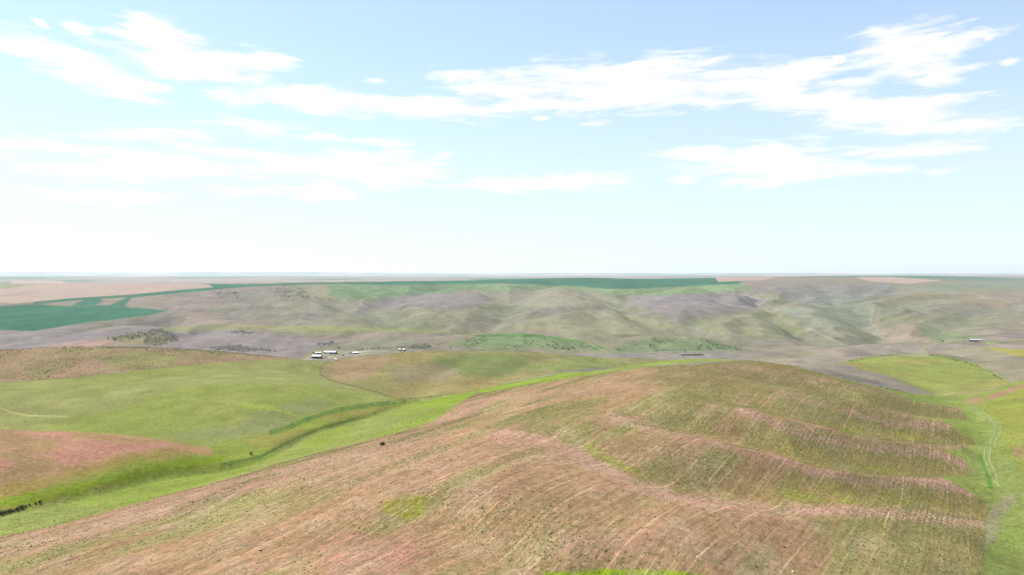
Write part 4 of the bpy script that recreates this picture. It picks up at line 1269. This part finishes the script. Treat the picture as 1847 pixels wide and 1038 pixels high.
def house(name, label, px, py, L, W, hw, hr, rz, wall_m, roof_m, doors=(), wins=(), cat='barn', ymin=1440, ymax=2100, overhang=.5):
    """gabled farm building: ridge along local x, front towards -y"""
    p = cast(px, py, ymin, ymax)
    root = thing(name, label, cat, p, rz)
    bm = bmesh.new()
    prof = [(-W / 2, -1.5), (W / 2, -1.5), (W / 2, hw), (0, hw + hr), (-W / 2, hw)]
    ends = []
    for x in (-L / 2, L / 2):
        ends.append([bm.verts.new((x, a, b)) for a, b in prof])
    bm.faces.new(ends[0][::-1]); bm.faces.new(ends[1])
    for i in range(5):
        j = (i + 1) % 5
        bm.faces.new((ends[0][i], ends[0][j], ends[1][j], ends[1][i]))
    mesh_obj('wall', bm, wall_m, root)
    for s in (-1, 1):
        bm = bmesh.new()
        ox, th = L / 2 + overhang, .18
        sl = hr / (W / 2)
        a0, z0 = s * (W / 2 + overhang), hw - sl * overhang
        q = [(a0, z0 + .06), (s * .004, hw + hr + .06), (s * .004, hw + hr + .06 + th), (a0, z0 + .06 + th)]
        e = [[bm.verts.new((x, a, b)) for a, b in q] for x in (-ox, ox)]
        bm.faces.new(e[0][::-1]); bm.faces.new(e[1])
        for i in range(4):
            j = (i + 1) % 4
            bm.faces.new((e[0][i], e[0][j], e[1][j], e[1][i]))
        mesh_obj('roof', bm, roof_m, root)
    for (x, w, h) in doors:
        d = mesh_obj('door', box_bm(x - w / 2, x + w / 2, -W / 2 - .12, -W / 2 - .003, 0, h), M_dark, root)
    for (x, z, w, h) in wins:
        f = mesh_obj('window', box_bm(x - w / 2, x + w / 2, -W / 2 - .10, -W / 2 - .003, z, z + h), M_cream, root)
        mesh_obj('pane', box_bm(x - w / 2 + .12, x + w / 2 - .12, -W / 2 - .13, -W / 2 - .103, z + .12, z + h - .12), M_glass, f)
    return root


house('barn', 'large slate walled barn with white metal roof beside the farmyard', 572, 646.5, 20, 13, 5.0, 2.4, -.08, M_slate, M_white,
      doors=((-6, 3.4, 3.6), (1, 4.2, 4.0)), wins=((6.5, 1.4, 1.6, 1.4),))
house('open_shed', 'small dark fronted open shed with pale roof behind the barn', 574.5, 639, 12, 8, 3.2, 1.4, .05, M_brown, M_white,
      doors=((-3, 4.6, 2.8), (3, 4.6, 2.8)), cat='shed')
house('long_barn', 'long dark walled barn with a pale grey roof across the farmyard', 596, 638.5, 28, 10, 4.2, 2.4, -.16, M_slate, M_grey,
      doors=((-9, 3.2, 3.2), (4, 3.4, 3.2)), wins=((-3, 1.4, 1.5, 1.3), (10, 1.4, 1.5, 1.3)))
house('farmhouse', 'low house with a bright white roof at the end of the farm road', 641.5, 638.5, 12, 8, 2.8, 1.8, .1, M_brown, M_white,
      doors=((1, 1.2, 2.1),), wins=((-3, 1, 1.6, 1.2), (4, 1, 1.4, 1.2)), cat='house')
house('small_shed', 'small white shed standing alone past the white roofed house', 649.5, 638.5, 4, 3.4, 2.2, .9, .2, M_cream, M_white, doors=((0, 1.2, 1.9),), cat='shed', overhang=.2)
house('pump_house', 'tiny white pump house alone on the grassy hill below the farmyard', 605.5, 650.5, 4.2, 3.4, 2.1, .9, .15, M_cream, M_white, doors=((0.6, 1.0, 1.8),), cat='shed', ymin=1000, ymax=1400, overhang=.2)
house('machine_shed', 'long slate blue machine shed with a pale grey roof beside the hillside lane', 1759, 616.5, 28, 11, 4.2, 2.8, -.25, M_slate, M_grey,
      doors=((-9, 4.4, 3.6), (-2, 4.4, 3.6), (5, 4.4, 3.6)), wins=((11, 1.6, 1.8, 1.4),), cat='shed', ymin=1620)


def bin_(label, px, py):
    p = cast(px, py, 1450, 2000)
    root = thing('grain_bin', label, 'grain bin', p, 0, 'pair of white capped grain bins')
    def lathe(prof, name, mat, parent, n_=28):
        bm = bmesh.new(); rings = []
        for (r_, z_) in prof:
            rings.append([bm.verts.new((math.cos(6.28318 * k / n_) * r_, math.sin(6.28318 * k / n_) * r_, z_)) for k in range(n_)])
        for a, b in zip(rings[:-1], rings[1:]):
            for k in range(n_):
                bm.faces.new((a[k], a[(k + 1) % n_], b[(k + 1) % n_], b[k]))
        bm.faces.new(rings[-1]); bm.faces.new(rings[0][::-1])
        return mesh_obj(name, bm, mat, parent)
    prof = [(3.6, -1.0)]
    for k in range(7):
        prof += [(3.6, k * .45), (3.66, k * .45 + .22)]
    lathe(prof + [(3.6, 3.2)], 'wall', M_brown, root)
    lathe([(3.95, 3.12), (3.95, 3.24), (2.2, 4.5), (.5, 5.5), (.5, 5.75)], 'roof', M_white, root)
    lathe([(.62, 5.76), (.62, 5.86), (.1, 6.1)], 'roof_cap', M_grey, root, 14)
    mesh_obj('door', box_bm(-.5, .5, -3.78, -3.67, .2, 1.9), M_dark, root)


bin_('round grain bin with white cone roof, the one nearer the farm road', 721.5, 633)
bin_('round grain bin with white cone roof, the one nearer the brushy bank', 729, 633)


# ------------------------------------------------------------------ vehicles in the farmyard
def wheel_bm(r_, w, cx, cy, n_=14):
    bm = bmesh.new()
    a = [bm.verts.new((cx + math.cos(6.28318 * k / n_) * r_, cy - w / 2, r_ + math.sin(6.28318 * k / n_) * r_)) for k in range(n_)]
    b = [bm.verts.new((cx + math.cos(6.28318 * k / n_) * r_, cy + w / 2, r_ + math.sin(6.28318 * k / n_) * r_)) for k in range(n_)]
    for k in range(n_):
        bm.faces.new((a[k], a[(k + 1) % n_], b[(k + 1) % n_], b[k]))
    bm.faces.new(a[::-1]); bm.faces.new(b)
    return bm


def truck(label, px, py, rz, body_m):
    root = thing('pickup_truck', label, 'truck', cast(px, py, 1450, 1900), rz)
    mesh_obj('body', box_bm(-2.6, 2.6, -.95, .95, .5, 1.05), body_m, root)
    bm = bmesh.new()
    lo = [bm.verts.new(q) for q in ((-.7, -.93, 1.053), (1.3, -.93, 1.053), (1.3, .93, 1.053), (-.7, .93, 1.053))]
    hi = [bm.verts.new(q) for q in ((-.5, -.78, 1.75), (.7, -.78, 1.75), (.7, .78, 1.75), (-.5, .78, 1.75))]
    bm.faces.new(hi); bm.faces.new(lo[::-1])
    for k in range(4):
        bm.faces.new((lo[k], lo[(k + 1) % 4], hi[(k + 1) % 4], hi[k]))
    mesh_obj('cab', bm, body_m, root)
    mesh_obj('side_window', box_bm(-.4, .75, -.92, -.89, 1.2, 1.6), M_glass, root)
    mesh_obj('tailgate', box_bm(-2.65, -2.603, -.9, .9, 1.053, 1.3), body_m, root)
    for s in (-.97, .97):
        mesh_obj('bed_side', box_bm(-2.6, -.72, s - .04, s + .04, 1.053, 1.32), body_m, root)
    for x in (-1.7, 1.7):
        for s in (-.85, .85):
            mesh_obj('wheel', wheel_bm(.4, .26, x, s), M_rubber, root)


def trailer(label, px, py, rz, body_m, L=7.0, name='stock_trailer', cat='trailer'):
    root = thing(name, label, cat, cast(px, py, 1450, 1900), rz)
    mesh_obj('body', box_bm(-L / 2, L / 2, -1.2, 1.2, .7, 3.0), body_m, root)
    mesh_obj('roof', box_bm(-L / 2 - .1, L / 2 + .1, -1.28, 1.28, 3.003, 3.12), M_white, root)
    mesh_obj('door', box_bm(L * .1, L * .1 + .9, -1.25, -1.203, .9, 2.7), M_dark, root)
    mesh_obj('hitch', box_bm(L / 2 + .003, L / 2 + 1.5, -.1, .1, .6, .75), M_dark, root)
    for x in (-.6, .4):
        for s in (-1.05, 1.05):
            mesh_obj('wheel', wheel_bm(.38, .24, x - .8, s), M_rubber, root)


def tractor(label, px, py, rz, body_m):
    root = thing('tractor', label, 'tractor', cast(px, py, 1450, 1900), rz)
    mesh_obj('hood', box_bm(.1, 2.2, -.45, .45, .9, 1.7), body_m, root)
    mesh_obj('cab', box_bm(-1.3, .097, -.8, .8, 1.0, 2.7), M_glass, root)
    mesh_obj('cab_roof', box_bm(-1.4, .2, -.9, .9, 2.703, 2.85), body_m, root)
    mesh_obj('exhaust', box_bm(1.0, 1.12, -.06, .06, 1.703, 2.6), M_dark, root)
    for s in (-1.0, 1.0):
        mesh_obj('wheel', wheel_bm(.85, .5, -.8, s), M_rubber, root)
        mesh_obj('wheel', wheel_bm(.5, .34, 1.7, s * .8), M_rubber, root)


truck('white pickup truck parked at the right end of the barn', 581.7, 646.6, .3, M_white)
truck('dark pickup truck parked in the open yard past the white truck', 585.5, 646.4, .1, M_slate)
truck('dark red truck parked in the yard, farthest from the barn', 589.0, 646.3, -.1, M_red)
trailer('white trailer parked in front of the long barn', 590.5, 639.2, .0, M_white)
trailer('grey trailer in the clutter beside the white roofed house', 632.0, 637.8, .4, M_grey, 8.0)
trailer('pale trailer parked next to the brown walls of the white roofed house', 635.8, 639.2, -.3, M_cream, 5.5)
tractor('dark tractor parked off the right end of the long barn', 609.5, 639.2, .2, M_red)
tractor('grey green tractor standing alone by the yard edge', 618.5, 642.0, .8, M_slate)

# low dark brush strip by the road
p0, p1 = cast(1229, 641.5, 1300, 1700), cast(1268, 641, 1300, 1700)
vs_x = np.linspace(p0.x, p1.x, 160) + rng.normal(0, .3, 160)
vs_y = np.linspace(p0.y, p1.y, 160) + rng.normal(0, .5, 160)
o = plant_mesh('brush_row', vs_x, vs_y, np.full(160, 3.0), rng.uniform(1.4, 2.4, 160), tints(160, [alb(52, 50, 40), alb(64, 58, 46)]), blob=True)
del o['kind']
tag(o, 'long low row of blackish brush beside the valley road', 'brush')


# ------------------------------------------------------------------ utility poles along the far lane
def pole(label, px, py, h, ymin=1000, ymax=2400):
    root = thing('utility_pole', label, 'utility pole', cast(px, py, ymin, ymax), .35, 'utility poles along the far lane')
    bm = bmesh.new(); n_ = 10; rings = []
    for k in range(5):
        r_ = .26 - .1 * k / 4; z_ = -1 + (h + 1) * k / 4
        rings.append([bm.verts.new((math.cos(6.28318 * q / n_) * r_, math.sin(6.28318 * q / n_) * r_, z_)) for q in range(n_)])
    for a, b in zip(rings[:-1], rings[1:]):
        for q in range(n_):
            bm.faces.new((a[q], a[(q + 1) % n_], b[(q + 1) % n_], b[q]))
    bm.faces.new(rings[-1])
    mesh_obj('post', bm, M_wood, root)
    for z in (h - .8, h - 2.2):
        c = mesh_obj('crossarm', box_bm(-1.7, 1.7, -.34, -.18, z - .1, z + .1), M_wood, root)
        for x in (-1.5, -.6, .6, 1.5):
            mesh_obj('insulator', box_bm(x - .07, x + .07, -.33, -.19, z + .103, z + .38), M_ins, c)


pole('wooden utility pole with crossarms next to the slate blue machine shed gable', 1738, 622, 18)
pole('wooden utility pole in front of the slate blue machine shed doors', 1766, 626, 13)
pole('wooden utility pole next to the dark shrub on the far lane', 1694, 619, 13)
pole('wooden utility pole on the summit of the pink and green knoll', 1653, 580, 14, 1800, 2700)

# ------------------------------------------------------------------ air
m = bpy.data.materials.new('hazy_air')
m.use_nodes = True
t = NT(m.node_tree)
t.n.clear()
pv = t.node('ShaderNodeVolumePrincipled')
pv.inputs['Color'].default_value = (0.86, 0.93, 1.0, 1)
pv.inputs['Density'].default_value = 2.1e-5
pv.inputs['Anisotropy'].default_value = 0.25
mo = t.node('ShaderNodeOutputMaterial')
t.l.new(pv.outputs[0], mo.inputs['Volume'])
bm = bmesh.new()
bmesh.ops.create_cube(bm, size=1.0)
me = bpy.data.meshes.new('haze')
zlo, zhi = float(GZ.min()) - 1.0, max(CAMZ, float(GZ.max())) + 12.0
for v in bm.verts:
    v.co = Vector((v.co.x * 124000, v.co.y * 124000, zlo if v.co.z < 0 else zhi))
bm.to_mesh(me); bm.free()
me.materials.append(m)
hz = bpy.data.objects.new('haze', me)
COL.objects.link(hz)
hz['kind'] = 'stuff'
